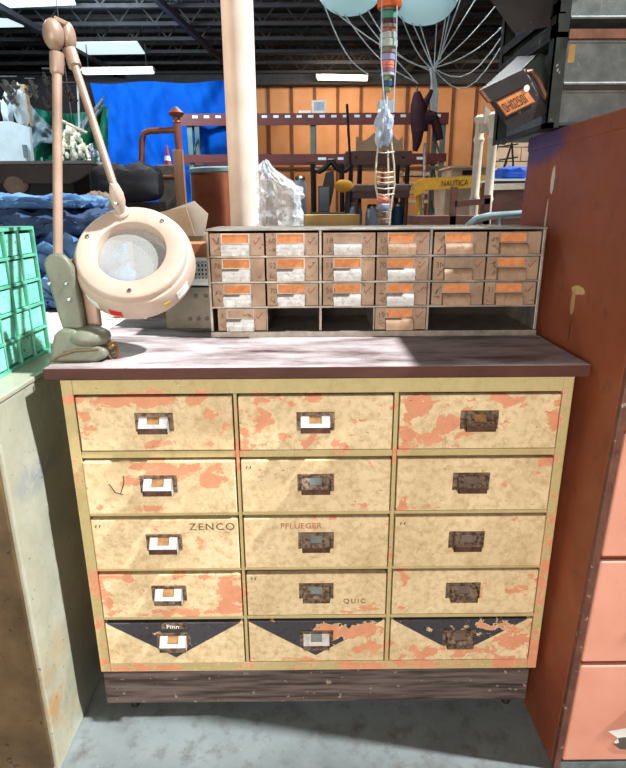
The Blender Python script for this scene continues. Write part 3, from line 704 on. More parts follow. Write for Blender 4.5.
for z0, z1 in ((.030, .320), (.331, .602), (.614, .902), (.914, 1.20), (1.21, 1.49)):
    d = slab(z0, z1, .019, .47, by0-.004, by0+.010).build('drawer', 'coral', bc, bevel=.004)
    xc = bxl(z1)+.26
    MB().box(xc-.05, xc+.05, by0-.024, by0-.004, z1-.07, z1-.05).build('handle', 'steel', d, bevel=.003)
    if z0 < .1:
        tp = [at(608, 731, Y=by0-.0045), at(626, 728, Y=by0-.0045), at(640, 735, Y=by0-.0045), at(636, 748, Y=by0-.0045), at(622, 749, Y=by0-.0045), at(614, 742, Y=by0-.0045), at(618, 738, Y=by0-.0045)]
        MB().prism(tp, (0, -.0008, 0)).build('torn_label', M['white'], d)
        tp = [at(613, 744, Y=by0-.0055), at(619, 743, Y=by0-.0055), at(618, 738, Y=by0-.0055), at(626, 737, Y=by0-.0055), at(640, 740, Y=by0-.0055), at(638, 750, Y=by0-.0055), at(620, 749, Y=by0-.0055)]
        MB().prism(tp, (0, -.0006, 0)).build('label_residue', M['greybox'], d)
sl_ = MB().tube([(.93, .10, bz1), (.93, .10, bz1+.02), (.93, .10, bz1+.045)], [.03, .03, .014], 14).build('rusty_fitting', 'rustlip', None, smooth=True)
tag(sl_, 'small rust brown pipe fitting lying on the tall brown cabinet', 'pipe fitting')

# --- rack with bins on the brown cabinet
rk = thing('steel_rack', (.88, .58, bz1), 'dark angle iron rack standing on the tall brown cabinet', 'rack')
ry0, ry1, rx0, rx1 = .335, .74, .578, 1.10
for (px_, py_) in ((rx0, ry0), (rx1-.03, ry0), (rx0, ry1), (rx1-.03, ry1)):
    b = MB(); b.box(px_, px_+.032, py_, py_+.004, bz1, 2.15); b.box(px_, px_+.004, py_, py_+.032, bz1, 2.15); b.build('post', 'rackiron', rk)
b = MB(); b.box(rx0, rx0+.006, ry0, ry1, 1.785, 1.812); b.box(rx0, rx0+.02, ry0, ry1, 1.785, 1.789); b.build('side_rail', 'rackiron', rk)
b = MB(); b.box(rx0, rx0+.006, ry0, ry1, 1.745, 1.765); b.build('side_rail', 'rackiron', rk)
b = MB(); b.box(rx0, rx0+.02, ry0, ry1, bz1, bz1+.012); b.build('side_rail', 'rackiron', rk)
MB().box(rx0, rx1, ry0, ry1, 1.735, 1.747).build('shelf', 'rackiron', rk)
MB().box(rx0+.033, rx1, ry0-.003, ry0+.004, 1.732, 1.752).build('shelf_edge', 'rustlip', rk)
def big_bin(z0, z1, y0, label):
    t_ = thing('steel_bin', (.88, .6, z0), label, 'bin', 'galvanised bins in the rack')
    b = MB(); xx0, xx1 = rx0+.036, rx1-.034
    b.box(xx0, xx1, y0, y0+.003, z0, z1); b.box(xx0, xx1, y0+.4, y0+.403, z0, z1); b.box(xx0, xx0+.003, y0+.003, y0+.4, z0, z1); b.box(xx1-.003, xx1, y0+.003, y0+.4, z0, z1); b.box(xx0, xx1, y0, y0+.4, z0, z0+.003)
    b.build('body', 'galv', t_)
    b = MB(); b.tube([(xx0, y0-.002, z0+.004), (xx1, y0-.002, z0+.004)], .004, 8); b.tube([(xx0, y0-.002, z1), (xx1, y0-.002, z1)], .004, 8); b.build('rolled_rim', 'galv', t_, smooth=True)
    MB().box(xx0+.004, xx0+.02, y0-.002, y0, z0+.05, z0+.09).build('tag', 'booktan', t_)
    return t_
big_bin(1.632, 1.728, .345, 'galvanised bin on the lower shelf of the rack, in its upper half')
big_bin(1.547, 1.628, .40, 'galvanised bin set back at the very bottom of the rack')
big_bin(1.775, 1.93, .345, 'galvanised bin on the top shelf of the rack, cut by the photo edge')
def tipped_bin(A, B, D, E, yf, yb, label, tagtext=None):
    A, B, D = at(*A, Y=yf), at(*B, Y=yf+.02), at(*D, Y=yf+.03); Eo = at(*E, Y=yb)-B
    t_ = thing('steel_bin', A, label, 'bin', 'tipped bins hanging off the rack')
    ex, ey = (B-A), (D-A)
    nz = ex.cross(ey).normalized()
    if nz.dot(Eo) < 0: nz = -nz
    MB().obox(A, ex, ey, Eo*.03).build('front_panel', 'binblack', t_)
    th = .004
    b = MB(); b.obox(A+Eo*.03, ex, ey.normalized()*th, Eo*.97); b.obox(D+Eo*.03-ey.normalized()*th, ex, ey.normalized()*th, Eo*.97)
    b.obox(A+Eo*.03, ex.normalized()*th, ey, Eo*.97)
    b.build('body', 'binblack', t_)
    MB().obox(B+Eo*.03-ex.normalized()*th, ex.normalized()*th, ey, Eo*.97).build('side_panel', 'galv', t_)
    b = MB(); b.obox(A-nz*.006-ex*.02, ex*1.04, ey*.30, nz*.006); b.build('rim', 'binblack', t_)
    MB().obox(A-nz*.007-ex*.04, ex*.06, ey*.28, nz*.01).build('corner_cap', 'rustlip', t_)
    if tagtext:
        h = MB().obox(A+ex*.10+ey*.33-nz*.003, ex*.74, ey*.36, nz*.003).build('label_holder', 'rustlip', t_)
        MB().obox(A+ex*.12+ey*.36-nz*.0045, ex*.70, ey*.30, nz*.0015).build('label_card', 'orange', h)
        writing('label_lettering', tagtext, A+ex*.15+ey*.62-nz*.0046, ex, -ey, ey.length*.21, 'pencil', h, wscale=.48)
        MB().lathe(A+ex*.84+ey*.36-nz*.005, -nz, [(.008, 0), (.008, .001)], 12).build('sticker', 'white', h)
        MB().tube([B+ey*.10+Eo*.05, B+ey*.12+Eo*.06+ex*.10, B+ey*.35+Eo*.06+ex*.12, B+ey*.75+Eo*.04+ex*.06, B+ey*.85+Eo*.04], .005, 8).build('handle', 'rustlip', t_, smooth=True)
    return t_
tipped_bin((480, 90), (521, 70), (511, 131), (556, 36), .30, .66, 'black bin tipped out of the rack, with an orange number card', '0H0250I')
tipped_bin((470, -28), (540, -40), (514, 33), (570, -60), .34, .66, 'rusty black bin tipped out higher up, cut off by the top of the photo')

# ================================================================== ITEMS BEHIND THE ORGANISER AND LAMP
cb = thing('storage_box', (-.92, .8, 0), 'speckled cream box standing left of the chest behind the lamp', 'box')
MB().box(-1.30, -.612, .305, 1.35, 0, .985).build('body', 'speckled', cb, bevel=.003)
MB().box(-1.305, -.608, .302, 1.355, .985, 1.0).build('lid', 'speckled', cb, bevel=.003)
gb = thing('metal_box', (-.36, .47, WT), 'small grey metal box with bolt heads wedged beside the tin organizer', 'box')
MB().box(-.43, -.292, .40, .54, WT, 1.135).build('body', 'greybox', gb, bevel=.002)
for p_ in ((-.312, 1.045), (-.336, 1.045), (-.312, 1.11), (-.34, 1.11), (-.36, 1.045)): MB().lathe((p_[0], .40, p_[1]), (0, -1, 0), [(.006, -.001), (.006, .002), (.003, .004)], 10).build('bolt', 'greybox', gb, smooth=True)
bk = thing('plastic_basket', (-.34, .46, 1.135), 'white plastic basket with square holes on the grey metal box', 'basket')
b = MB(); y_ = .40
zc0, zc1 = 1.150, 1.212; xa, xb = -.42, -.292
b.box(xa, xb, y_, y_+.004, 1.135, 1.158); b.box(xa, xb, y_-.004, y_+.006, 1.206, 1.214)
nx = 13
for k in range(nx+1): xx = xa+(xb-xa)*k/nx; b.box(xx-.0022, xx+.0022, y_, y_+.004, 1.158, 1.206)
for k in range(4): zz = 1.158+.048*k/4+.006; b.box(xa, xb, y_, y_+.004, zz-.0025, zz+.0025)
b.box(xa, xa+.004, y_, .55, 1.135, 1.214); b.box(xb-.004, xb, y_, .55, 1.135, 1.214); b.box(xa, xb, .546, .55, 1.135, 1.214); b.box(xa, xb, y_, .55, 1.135, 1.139)
b.build('body', 'basket', bk)
MB().box(xa+.005, xb-.005, y_+.03, .54, 1.139, 1.20).build('shade_block', 'dark', bk)  # dark block painting the shade inside the basket
kb = tag(MB().obox((-.415, .42, 1.2145), (.11, 0, .0), (0, .11, 0), (0, .0, .038)).build('card_box', 'kraft', bevel=.002), 'orange brown card box lying in the white basket', 'box')
# open carton
ct = thing('cardboard_carton', (-.39, .52, 1.2), 'open pale cardboard carton with raised flaps behind the lamp head', 'carton')
Yc = .62
def cpt(x, y, dy=0): return at(x, y, Y=Yc+dy)
MB().prism([cpt(163, 212), cpt(194, 201), cpt(208, 214), cpt(204, 236), cpt(190, 236)], (0, .004, 0)).build('flap', 'cardpale', ct)
MB().prism([cpt(160, 212, -.03), cpt(186, 207, -.03), cpt(195, 236, -.03), cpt(178, 236, -.03)], (0, .004, 0)).build('flap', 'cardbox', ct)
p0_, p1_ = cpt(165, 234), cpt(205, 234)
MB().box(p0_.x, p1_.x, Yc+.005, Yc+.15, 1.0, p0_.z).build('body', 'cardbox', ct)
tb = thing('work_table', (0, .95, 0), 'plain wooden table hidden behind the tin organizer, under the plastic bag', 'table')
MB().box(-.56, .58, .60, 1.30, .97, 1.0).build('tabletop', 'plank', tb, bevel=.003)
for x_ in (-.53, .53):
    for y_ in (.64, 1.26): MB().box(x_-.025, x_+.025, y_-.025, y_+.025, 0, .97).build('leg', 'plank', tb)
# plastic bag
bag = MB(); Yg_ = .95
outl = [(258, 306, 300), (258, 306, 228), (258, 305, 219), (257, 304, 210), (258, 303, 202), (257, 303, 195), (256, 300, 188), (257, 291, 181), (257, 283, 175), (258, 276, 170), (259, 272, 166), (261, 269, 163), (263, 266, 161)]
rings = []; n_ = 56
for i in range(len(outl)*3-2):
    f_ = i/3; k0 = min(int(f_), len(outl)-2); t_ = f_-k0
    l_, r_, y_ = [outl[k0][j]*(1-t_)+outl[k0+1][j]*t_ for j in range(3)]
    A, B_ = at(l_, y_, Y=Yg_), at(r_, y_, Y=Yg_); z_ = max(A.z, 1.0)
    rad = (B_.x-A.x)/2; cx_ = (A.x+B_.x)/2; rg = []
    for k in range(n_):
        a = 2*PI*k/n_; ca, sa = math.cos(a), math.sin(a)
        q = V((ca*1.6, sa*1.6, z_*14))
        j = 1+.24*(abs(mnoise.noise(q*1.2))*2-.6)+.16*(abs(mnoise.noise(q*2.6+V((7, 0, 0))))*2-.6)
        rg.append(V((cx_+ca*rad*j, Yg_+sa*min(.09, rad*1.6)*j, z_+.012*mnoise.noise(q*2))))
    if not rings or (rg[0].z-rings[-1][0].z) > -.05: rings.append(rg)
bag.rings(rings)
tag(bag.build('plastic_bag', 'bag', smooth=True), 'crumpled clear plastic bag standing beside the cream column', 'bag')
q0, q1 = at(304, 222, Y=.80), at(358, 218, Y=.80)
MB_ = MB().box(q0.x, q1.x, .72, .86, 1.0, 1.325)
tag(MB_.build('fiberboard_box', 'booktan', bevel=.003), 'ochre fiberboard box peeking over the organizer beside the plastic bag', 'box')
# blue-grey pipe rail
P = [at(464, 232, Y=1.0), at(468, 226, Y=1.0), at(476, 219, Y=1.0), at(490, 216, Y=1.0), at(520, 214, Y=1.0), at(545, 212, Y=1.0)]
rl = thing('pipe_rail', (P[0].x, 1.0, 1.0), 'bent blue grey pipe rail behind the right end of the organizer', 'rail')
MB().tube(P, .0135, 12).build('rail', 'bluegrey', rl, smooth=True)
MB().tube([P[0], (P[0].x, 1.0, 1.0)], .0135, 12).build('post', 'bluegrey', rl, smooth=True)
MB().tube([at(500, 215, Y=1.0), V((at(500, 215, Y=1.0).x, 1.0, 1.0))], .010, 12).build('post', 'bluegrey', rl, smooth=True)

# column
pc = MB(); pa = at(244.5, 228, Y=1.9); rr_ = .077
pc.lathe((pa.x+.006, 1.9, 0), (0, 0, 1), [(rr_, 0), (rr_, 5.95)], 32)
struct(pc.build('column', 'post', smooth=True))

# ---- jeans on the cream box
def cloth(name, x0, x1, y0, y1, z0, z1, m, seed, label, cat, group=None, amp=.35):
    b = MB().ell(((x0+x1)/2, (y0+y1)/2, (z0+z1)/2), ((x1-x0)/2, (y1-y0)/2, (z1-z0)/2), 64, 30)
    cx_, cy_, cz_ = (x0+x1)/2, (y0+y1)/2, (z0+z1)/2
    for v in b.bm.verts:
        q = V(((v.co.x-cx_)/(x1-x0)*2, (v.co.y-cy_)/(y1-y0)*2, (v.co.z-cz_)/(z1-z0)*2))
        # superellipsoid: box-like fold
        l = (abs(q.x)**5+abs(q.y)**5+abs(q.z)**4)**.2
        q = q/max(l, 1e-4)
        n_ = mnoise.noise(V((q.x*2.6+seed, q.y*2, q.z*2.5)))*amp+mnoise.noise(V((q.x*6+seed+q.z*2, q.y*5, q.z*4)))*amp*.7+(abs(mnoise.noise(V((q.x*11+seed+q.z*4, q.y*7, q.z*5))))-.25)*amp*.6
        v.co = V((cx_+q.x*(x1-x0)/2*(1+n_*.12), cy_+q.y*(y1-y0)/2*(1+n_*.25), max(z0, cz_+q.z*(z1-z0)/2+n_*(z1-z0)*.8*(q.z > -.6))))
    o = b.build(name, m, smooth=True); return tag(o, label, cat, group)
cloth('folded_jeans', -1.12, -.72, .78, 1.2, 1.0, 1.13, 'denim', 2.0, 'bright blue jeans at the bottom of the pile on the cream box', 'jeans', 'jeans piled on the cream box', .5)
cloth('folded_jeans', -1.10, -.74, .80, 1.2, 1.13, 1.25, 'denim', 5.0, 'crumpled mid blue jeans in the middle of the pile on the cream box', 'jeans', 'jeans piled on the cream box', .5)
cloth('folded_jeans', -1.2, -.70, .82, 1.2, 1.25, 1.345, 'denimdark', 9.0, 'darker blue jeans second from the top of the pile on the cream box', 'jeans', 'jeans piled on the cream box', .4)
cloth('folded_jeans', -1.25, -.80, .84, 1.2, 1.345, 1.395, 'denim', 13.0, 'flat blue jeans on top of the pile, left of the lamp arm', 'jeans', 'jeans piled on the cream box', .4)
cloth('tan_garment', -.98, -.78, 1.22, 1.34, 1.0, 1.41, 'tancloth', 3.0, 'tan folded garment behind the pile of jeans', 'garment', None, .04)

# dark bench with overhanging top
p_a, p_b = at(-20, 164, Y=2.1), at(88, 167, Y=2.1)
hb = thing('storage_bench', ((p_a.x+p_b.x)/2, 2.4, 0), 'dark brown bench with a grey overhanging top behind the lamp arm', 'bench')
zt2 = p_b.z
MB().prism([(p_a.x, 2.08, zt2+.015), (p_b.x-.06, 2.08, zt2+.012), (p_b.x+.06, 2.08, zt2+.005), (p_b.x-.04, 2.08, zt2-.06), (p_b.x-.10, 2.08, zt2-.085), (p_a.x, 2.08, zt2-.08)], (0, .03, 0)).build('apron', 'darkbrown', hb)
MB().box(p_a.x, p_b.x+.05, 2.06, 2.7, zt2+.015, zt2+.03).build('top_board', simple('grey_bench_top', (120,118,118), (86,84,86), .5), hb)
MB().box(p_a.x, p_b.x-.1, 2.12, 2.7, .0, zt2+.014).build('body', 'blackcloth', hb)
q_ = at(14, 184, Y=2.08); b = MB().ell((q_.x, 2.10, q_.z), (.07, .03, .055), 16, 10); b.build('cushion', M['tancloth'], hb, smooth=True)
def heap(name, pxs, Y, z0, m, seed, label, cat, depth=.35):
    x0, y0, x1, y1 = pxs; A = at(x0, y0, Y=Y); B = at(x1, y1, Y=Y)
    z0 = B.z if z0 is None else z0
    return cloth(name, A.x, B.x, Y, Y+depth, z0, A.z, m, seed, label, cat, None, .12)
sb2 = thing('storage_crate', (-.78, 2.15, 0), 'black crate under the heap of black cloth behind the lamp head', 'crate')
MB().box(at(86, 190, Y=1.9).x, at(158, 190, Y=1.9).x, 1.9, 2.06, 0, 1.38).build('body', 'darkmass', sb2)
heap('black_cloth_heap', (84, 164, 158, 200), 1.85, 1.38, 'blackcloth', 4.0, 'heap of black cloth between the lamp arm and the brown pipe frame', 'cloth', .2)

# brown pipe frame with finial
Yp = 2.3
pf = thing('pipe_frame', (at(165, 200, Y=Yp).x, Yp, 0), 'rusty brown pipe frame with a knobbed post, left of the cream column', 'pipe frame')
P = [at(x, y, Y=Yp) for x, y in ((142, 240), (141, 190), (142, 140), (144, 133), (150, 131), (176, 130))]
P[0].z = 0
MB().tube(P, .017, 10).build('hoop', 'pipebrown', pf, smooth=True)
MB().tube([at(142, 179, Y=Yp), at(176, 177, Y=Yp)], .016, 10).build('cross_bar', 'pipebrown', pf, smooth=True)
e0, e1 = at(183, 235, Y=Yp), at(176.5, 118, Y=Yp); e0.z = 0; e0.x = e1.x+.03
MB().tube([e0, e1], .021, 12).build('post', 'pipebrown', pf, smooth=True)
MB().lathe(e1-V((0, 0, .03)), (0, 0, 1), [(.014, 0), (.025, .008), (.018, .02), (.020, .03), (.038, .042), (.046, .055), (.034, .066), (.016, .082), (.002, .09)], 16).build('finial', 'pipebrown', pf, smooth=True)
g0, g1 = at(176, 225, Y=2.22), at(174, 150, Y=2.22)
tag(MB().obox((g1.x-.005, 2.20, 0), (.055, 0, 0), (0, .03, 0), (0, 0, g1.z)).build('plank', 'plank', bevel=.003), 'upright worn plank leaning against the brown pipe frame', 'plank')
# candle-like red and white cone
q_ = at(168, 165, Y=3.4)
cn = thing('traffic_cone', (q_.x, 3.4, 1.1), 'tiny red and white cone seen through the brown pipe frame', 'cone')
z0_, z1_ = q_.z, at(168, 145, Y=3.4).z
MB().lathe((q_.x, 3.4, z0_), (0, 0, 1), [(.026, 0), (.016, (z1_-z0_)*.45), (.005, z1_-z0_)], 14).build('body', M['red'], cn, smooth=True)
MB().lathe((q_.x, 3.4, z0_), (0, 0, 1), [(.0235, (z1_-z0_)*.22), (.018, (z1_-z0_)*.45)], 14).build('band', M['white'], cn, smooth=True)
tag(MB().box(q_.x-.08, q_.x+.07, 3.35, 3.5, 0, z0_).build('pedestal', 'greybox', bevel=.01), 'grey pedestal carrying the tiny red and white cone', 'pedestal')
# copper vat
v0, v1 = at(183, 167, Y=3.0), at(262, 167, Y=3.0); rv = (v1.x-v0.x)/2
vt = thing('copper_vat', ((v0.x+v1.x)/2, 3.0+rv, 0), 'big brown copper vat behind the cream column', 'vat')
MB().lathe(((v0.x+v1.x)/2, 3.0+rv, .9), (0, 0, 1), [(rv*.9, 0), (rv*.96, .2), (rv, .45), (rv, v0.z-.9-.03)], 40).build('body', 'copper', vt, smooth=True)
MB().lathe(((v0.x+v1.x)/2, 3.0+rv, v0.z-.035), (0, 0, 1), [(rv+.002, 0), (rv+.014, .008), (rv+.014, .03), (rv, .04)], 40).build('rim', M['bluegrey'], vt, smooth=True)
MB().lathe(((v0.x+v1.x)/2, 3.0+rv, 0), (0, 0, 1), [(rv*.8, 0), (rv*.8, .9)], 24).build('stand', 'blackcloth', vt, smooth=True)

# ---- far furniture on a platform
Yf = 4.0
def zf(y, Y=Yf): return at(313, y, Y=Y).z
def xf(x, Y=Yf): return at(x, 200, Y=Y).x
pl = thing('storage_platform', (.6, 4.3, 0), 'dark wooden platform under the stored furniture behind the organizer', 'platform')
MB().box(xf(262), xf(470), 3.6, 5.2, .0, .90).build('body', 'darkmass', pl)
MB().box(xf(262)-.02, xf(470)+.02, 3.58, 5.22, .90, .94).build('deck', 'darkmass', pl)
# carved black chair
ch = thing('carved_chair', (xf(328), 3.9, .94), 'black carved wooden chair with a crested back behind the plastic bag', 'chair')
for px_ in (313, 342): MB().tube([(xf(px_), 4.1, zf(163)), (xf(px_+1), 4.08, 1.25), (xf(px_+1), 4.05, .94)], .022, 8).build('leg', 'carvedblack', ch, smooth=True)
for px_ in (314, 344): MB().tube([(xf(px_), 3.72, 1.3), (xf(px_), 3.7, .94)], .02, 8).build('leg', 'carvedblack', ch, smooth=True)
b = MB(); P = [(xf(311), 4.1, zf(167)), (xf(315), 4.1, zf(170)), (xf(320), 4.1, zf(171)), (xf(325), 4.1, zf(167)), (xf(329), 4.1, zf(161)), (xf(333), 4.1, zf(161)), (xf(337), 4.1, zf(167)), (xf(342), 4.1, zf(171)), (xf(347), 4.1, zf(170)), (xf(351), 4.1, zf(166))]
b.tube(P, [.012, .02, .022, .026, .034, .034, .026, .022, .02, .012], 10); b.build('crest_rail', 'carvedblack', ch, smooth=True)
b = MB(); b.prism([(xf(326), 4.1, zf(172)), (xf(334), 4.1, zf(170)), (xf(335), 4.1, zf(185)), (xf(331), 4.1, zf(206)), (xf(327), 4.1, zf(206)), (xf(323), 4.1, zf(185))], (0, .02, 0)); b.build('splat', 'carvedblack', ch)
MB().box(xf(310), xf(345), 3.68, 4.1, 1.26, 1.31).build('seat', 'carvedblack', ch, bevel=.01)
mi = thing('hand_mirror', (xf(323), 3.75, 1.31), 'small pale mirror standing on the carved black chair', 'mirror')
MB().box(xf(318), xf(329), 3.8, 3.82, 1.31, zf(187)).build('frame', 'walnut', mi)
MB().box(xf(319), xf(328), 3.795, 3.802, 1.32, zf(188)).build('glass', M['plasticsheet'], mi)
# walnut table with scroll board
wt = thing('hall_table', (xf(378), 4.6, .94), 'walnut hall table with a scrolled back board behind the hanging strand', 'table')
Yw = 4.5
def W(x, y): return at(x, y, Y=Yw)
a_, c2_ = W(346, 151), W(412, 165)
MB().box(a_.x, c2_.x, Yw, Yw+.4, c2_.z, a_.z).build('apron', 'walnut', wt, bevel=.005)
for px_ in (356, 403): MB().lathe((W(px_, 160).x, Yw-.004, W(px_, 157).z), (0, -1, 0), [(.012, 0), (.014, .01), (.008, .02)], 10).build('knob', 'carvedblack', wt, smooth=True)
MB().prism([W(356, 151), W(356, 137), W(359, 137), W(360, 141), W(366, 140), W(373, 134), W(379, 131), W(388, 131), W(394, 136), W(399, 141), W(401, 137), W(403, 137), W(403, 151)], (0, .025, 0)).build('back_board', 'cardbox', wt)
for px_ in (351, 360, 398, 408):
    q_ = W(px_, 165); MB().tube([q_, (q_.x, q_.y+.05, 1.5), (q_.x, q_.y+.05, .94)], [.02, .024, .018], 8).build('leg', 'carvedblack', wt, smooth=True)
st = thing('upholstered_stool', (xf(383), 4.1, .94), 'walnut stool with a grey brown padded seat in front of the hall table', 'stool')
Ys = 3.9
a_, c2_ = at(354, 184, Y=Ys), at(411, 192, Y=Ys)
MB().box(a_.x, c2_.x, Ys, Ys+.32, c2_.z, a_.z).build('cushion', 'seat', st, bevel=.02, seg=3)
MB().box(a_.x+.01, c2_.x-.01, Ys+.01, Ys+.3, at(354, 198, Y=Ys).z, c2_.z).build('frame', 'walnut', st)
for px_ in (357, 407):
    for dy in (.03, .27): q_ = at(px_, 197, Y=Ys); MB().tube([(q_.x, Ys+dy, q_.z), (q_.x, Ys+dy, .94)], .018, 8).build('leg', 'walnut', st, smooth=True)
q_ = at(344, 186, Y=3.62)
mp = thing('round_cushion', (q_.x, 3.64, q_.z), 'oval mustard cushion beside the carved black chair', 'cushion')
MB().ell((q_.x, 3.64, q_.z), (.078, .03, .05), 18, 10).build('cover', 'mustard', mp, smooth=True)
MB().tube([(q_.x+.03, 3.645, q_.z-.04), (q_.x+.03, 3.645, .94)], .02, 8).build('stand', 'carvedblack', mp, smooth=True)
tag(MB().tube([V((at(356, 200, Y=4.4).x, 4.4, .94)), at(347, 104, Y=4.4)], .012, 8).build('pole', 'carvedblack', smooth=True), 'thin dark pole leaning behind the walnut hall table', 'pole')
# assorted small lidded jars in the dim gap
for i, (px_, py_, m_, lb, ct_) in enumerate(((300, 178, 'ghost', 'pale grey glass jar between the bag and the carved chair', 'jar'), (356, 204, 'plasticsheet', 'grey jar under the walnut stool', 'jar'), (372, 206, 'ghost', 'pale jar under the walnut stool behind the hanging strand', 'jar'), (398, 204, 'c_navy', 'navy blue jar under the right end of the walnut stool', 'jar'))):
    q_ = at(px_, py_, Y=4.0)
    t_ = thing('storage_jar', (q_.x, 4.0, .94), lb, ct_)
    MB().lathe((q_.x, 4.0, .94), (0, 0, 1), [(.05, 0), (.055, .02), (.055, q_.z-.94-.06), (.04, q_.z-.94-.02)], 14).build('body', m_, t_, smooth=True)
    MB().lathe((q_.x, 4.0, q_.z-.02), (0, 0, 1), [(.042, 0), (.044, .02), (.03, .035)], 14).build('lid', 'chrome', t_, smooth=True)

# sawhorse / yellow barrier
Yb = 3.3
sh = thing('barrier_board', (at(450, 188, Y=Yb).x, Yb, 0), 'yellow barrier board with black lettering in front of the ivory bedposts', 'barrier')
MB().prism([at(424, 178, Y=Yb), at(490, 175, Y=Yb), at(490, 187, Y=Yb), at(424, 190, Y=Yb)], (0, .03, 0)).build('board', 'signyellow', sh)
MB().obox(at(413, 183, Y=Yb-.02), at(424, 178, Y=Yb-.02)-at(413, 183, Y=Yb-.02), at(414, 197, Y=Yb-.02)-at(413, 183, Y=Yb-.02), (0, .05, 0)).build('end_block', 'signyellow', sh)
e_ = at(490, 175, Y=Yb)-at(424, 178, Y=Yb)
writing('lettering', 'NAUTICA', at(441, 186.3, Y=Yb-.0005), e_, (0, 0, 1), .042, 'pencil', sh, wscale=.80)
for px_ in (419, 482): q_ = at(px_, 188, Y=Yb+.035); MB().tube([q_, (q_.x, Yb+.06, 0)], .02, 8).build('leg', 'signyellow', sh)
# brown chair frame behind organiser
Yk = 2.0
kc = thing('brown_chair', (at(470, 200, Y=Yk).x, Yk, 0), 'dark brown wooden chair frame below the yellow board', 'chair')
for px_, y_ in ((455, 187), (488, 195)): q_ = at(px_, y_, Y=Yk); MB().box(q_.x-.016, q_.x+.016, Yk, Yk+.03, 0, q_.z).build('leg', 'walnut', kc)
a_, c2_ = at(455, 207, Y=Yk), at(490, 204, Y=Yk); MB().obox(a_, c2_-a_, (0, .03, 0), (0, 0, .03)).build('rail', 'walnut', kc)
a_ = at(420, 222, Y=Yk); MB().box(a_.x, at(490, 220, Y=Yk).x, Yk, Yk+.4, a_.z-.02, a_.z+.03).build('seat', 'walnut', kc)
# ivory bedposts
Yd = 2.4
bp = thing('bedstead', (at(490, 200, Y=Yd).x, Yd, 0), 'ivory painted bedstead with turned posts standing beside the tall brown cabinet', 'bed frame')
for (px_, pt, pb_, Yq) in ((474.5, 115, 212, Yd+.15), (488, 112, 212, Yd)):
    a_ = at(px_, 200, Y=Yq); top_z = at(px_, pt, Y=Yq).z
    pr_ = [(.026, 0), (.026, top_z-.50), (.032, top_z-.48), (.025, top_z-.46), (.027, top_z-.16), (.034, top_z-.14), (.026, top_z-.12), (.027, top_z-.05), (.036, top_z-.03), (.036, top_z-.015), (.02, top_z)]
    MB().lathe((a_.x, Yq, 0), (0, 0, 1), pr_, 16).build('post', 'ivory', bp, smooth=True)
a_, c2_ = at(478, 124, Y=Yd+.1), at(497, 132, Y=Yd+.02); MB().box(a_.x, c2_.x, Yd+.05, Yd+.08, c2_.z, a_.z).build('rail', 'ivory', bp)
MB().obox(at(492, 190, Y=Yd), at(530, 189, Y=Yd)-at(492, 190, Y=Yd), (0, .03, 0), (0, 0, .035)).build('rail', 'ivory', bp)
MB().obox(at(485, 105, Y=Yd+.04), at(499, 120, Y=Yd+.04)-at(485, 105, Y=Yd+.04), (0, .02, 0), (0, 0, -.10)).build('finial_board', 'ivory', bp)
# brown crate with blue cloth
Yx = 2.9
xc_ = thing('packing_crate', (at(515, 190, Y=Yx).x, Yx+.2, 0), 'brown crate beside the ivory bedstead, under the blue cloth', 'crate')
a_ = at(496, 181, Y=Yx); MB().box(a_.x, a_.x+.55, Yx, Yx+.34, 0, a_.z).build('body', 'walnut', xc_, bevel=.004)
MB().box(a_.x-.01, a_.x+.56, Yx-.01, Yx+.35, a_.z, a_.z+.014).build('lid', M['boardwhite'], xc_)
heap('blue_cloth', (504, 166, 530, 179), 2.95, None, 'bluecloth', 6.0, 'bright blue cloth heaped on the brown crate', 'cloth', .25)
# wire stand
Yz = 3.6
ws = thing('wire_stand', (at(510, 170, Y=Yz).x, Yz, 0), 'thin dark wire stand in front of the cream block wall', 'stand')
for a_, c2_ in (((500, 180), (512, 143)), ((514, 180), (512, 143)), ((490, 172), (498, 145))):
    p_, q_ = at(*a_, Y=Yz), at(*c2_, Y=Yz); MB().tube([(p_.x, Yz, 0), p_, q_], .008, 6).build('leg', 'joist', ws)
for y_ in (145, 158): MB().tube([at(499, y_+2, Y=Yz), at(518, y_-1, Y=Yz)], .007, 6).build('wire', 'joist', ws)
# cream block pier behind
Yq = 8.0
a_, c2_ = at(496, 137, Y=Yq), at(600, 137, Y=Yq)
pw = MB(); zc = 0.0
zt_ = a_.z; k = 0
while zc < zt_:
    xx = a_.x-(.2 if k % 2 else 0)
    while xx < c2_.x:
        pw.box(max(xx+.006, a_.x), min(xx+.392, c2_.x), Yq, Yq+.2, zc+.006, min(zc+.194, zt_)); xx += .4
    zc += .2; k += 1
struct(pw.build('trim_4', 'brick'))
# pale crates stacked far right
for i, (x0, y0, x1, y1, lb) in enumerate(((452, 166, 492, 180, 'pale crate with a dark slot behind the yellow board'), (446, 180, 492, 206, 'lower pale crate behind the yellow board'))):
    A = at(x0, y0, Y=5.5); B_ = at(x1, y1, Y=5.5)
    t_ = thing('pale_crate', ((A.x+B_.x)/2, 5.7, 0 if i else B_.z), lb, 'crate')
    MB().box(A.x, B_.x, 5.5, 6.0, B_.z if i == 0 else 0, A.z-.02).build('body', 'palewood', t_)
    MB().box(A.x-.03, B_.x+.03, 5.47, 6.02, A.z-.02, A.z).build('lid', 'palewood', t_)
    if i == 0: MB().box(A.x+.12, A.x+.28, 5.49, 5.51, (A.z+B_.z)/2-.02, (A.z+B_.z)/2+.03).build('slot', 'dark', t_)

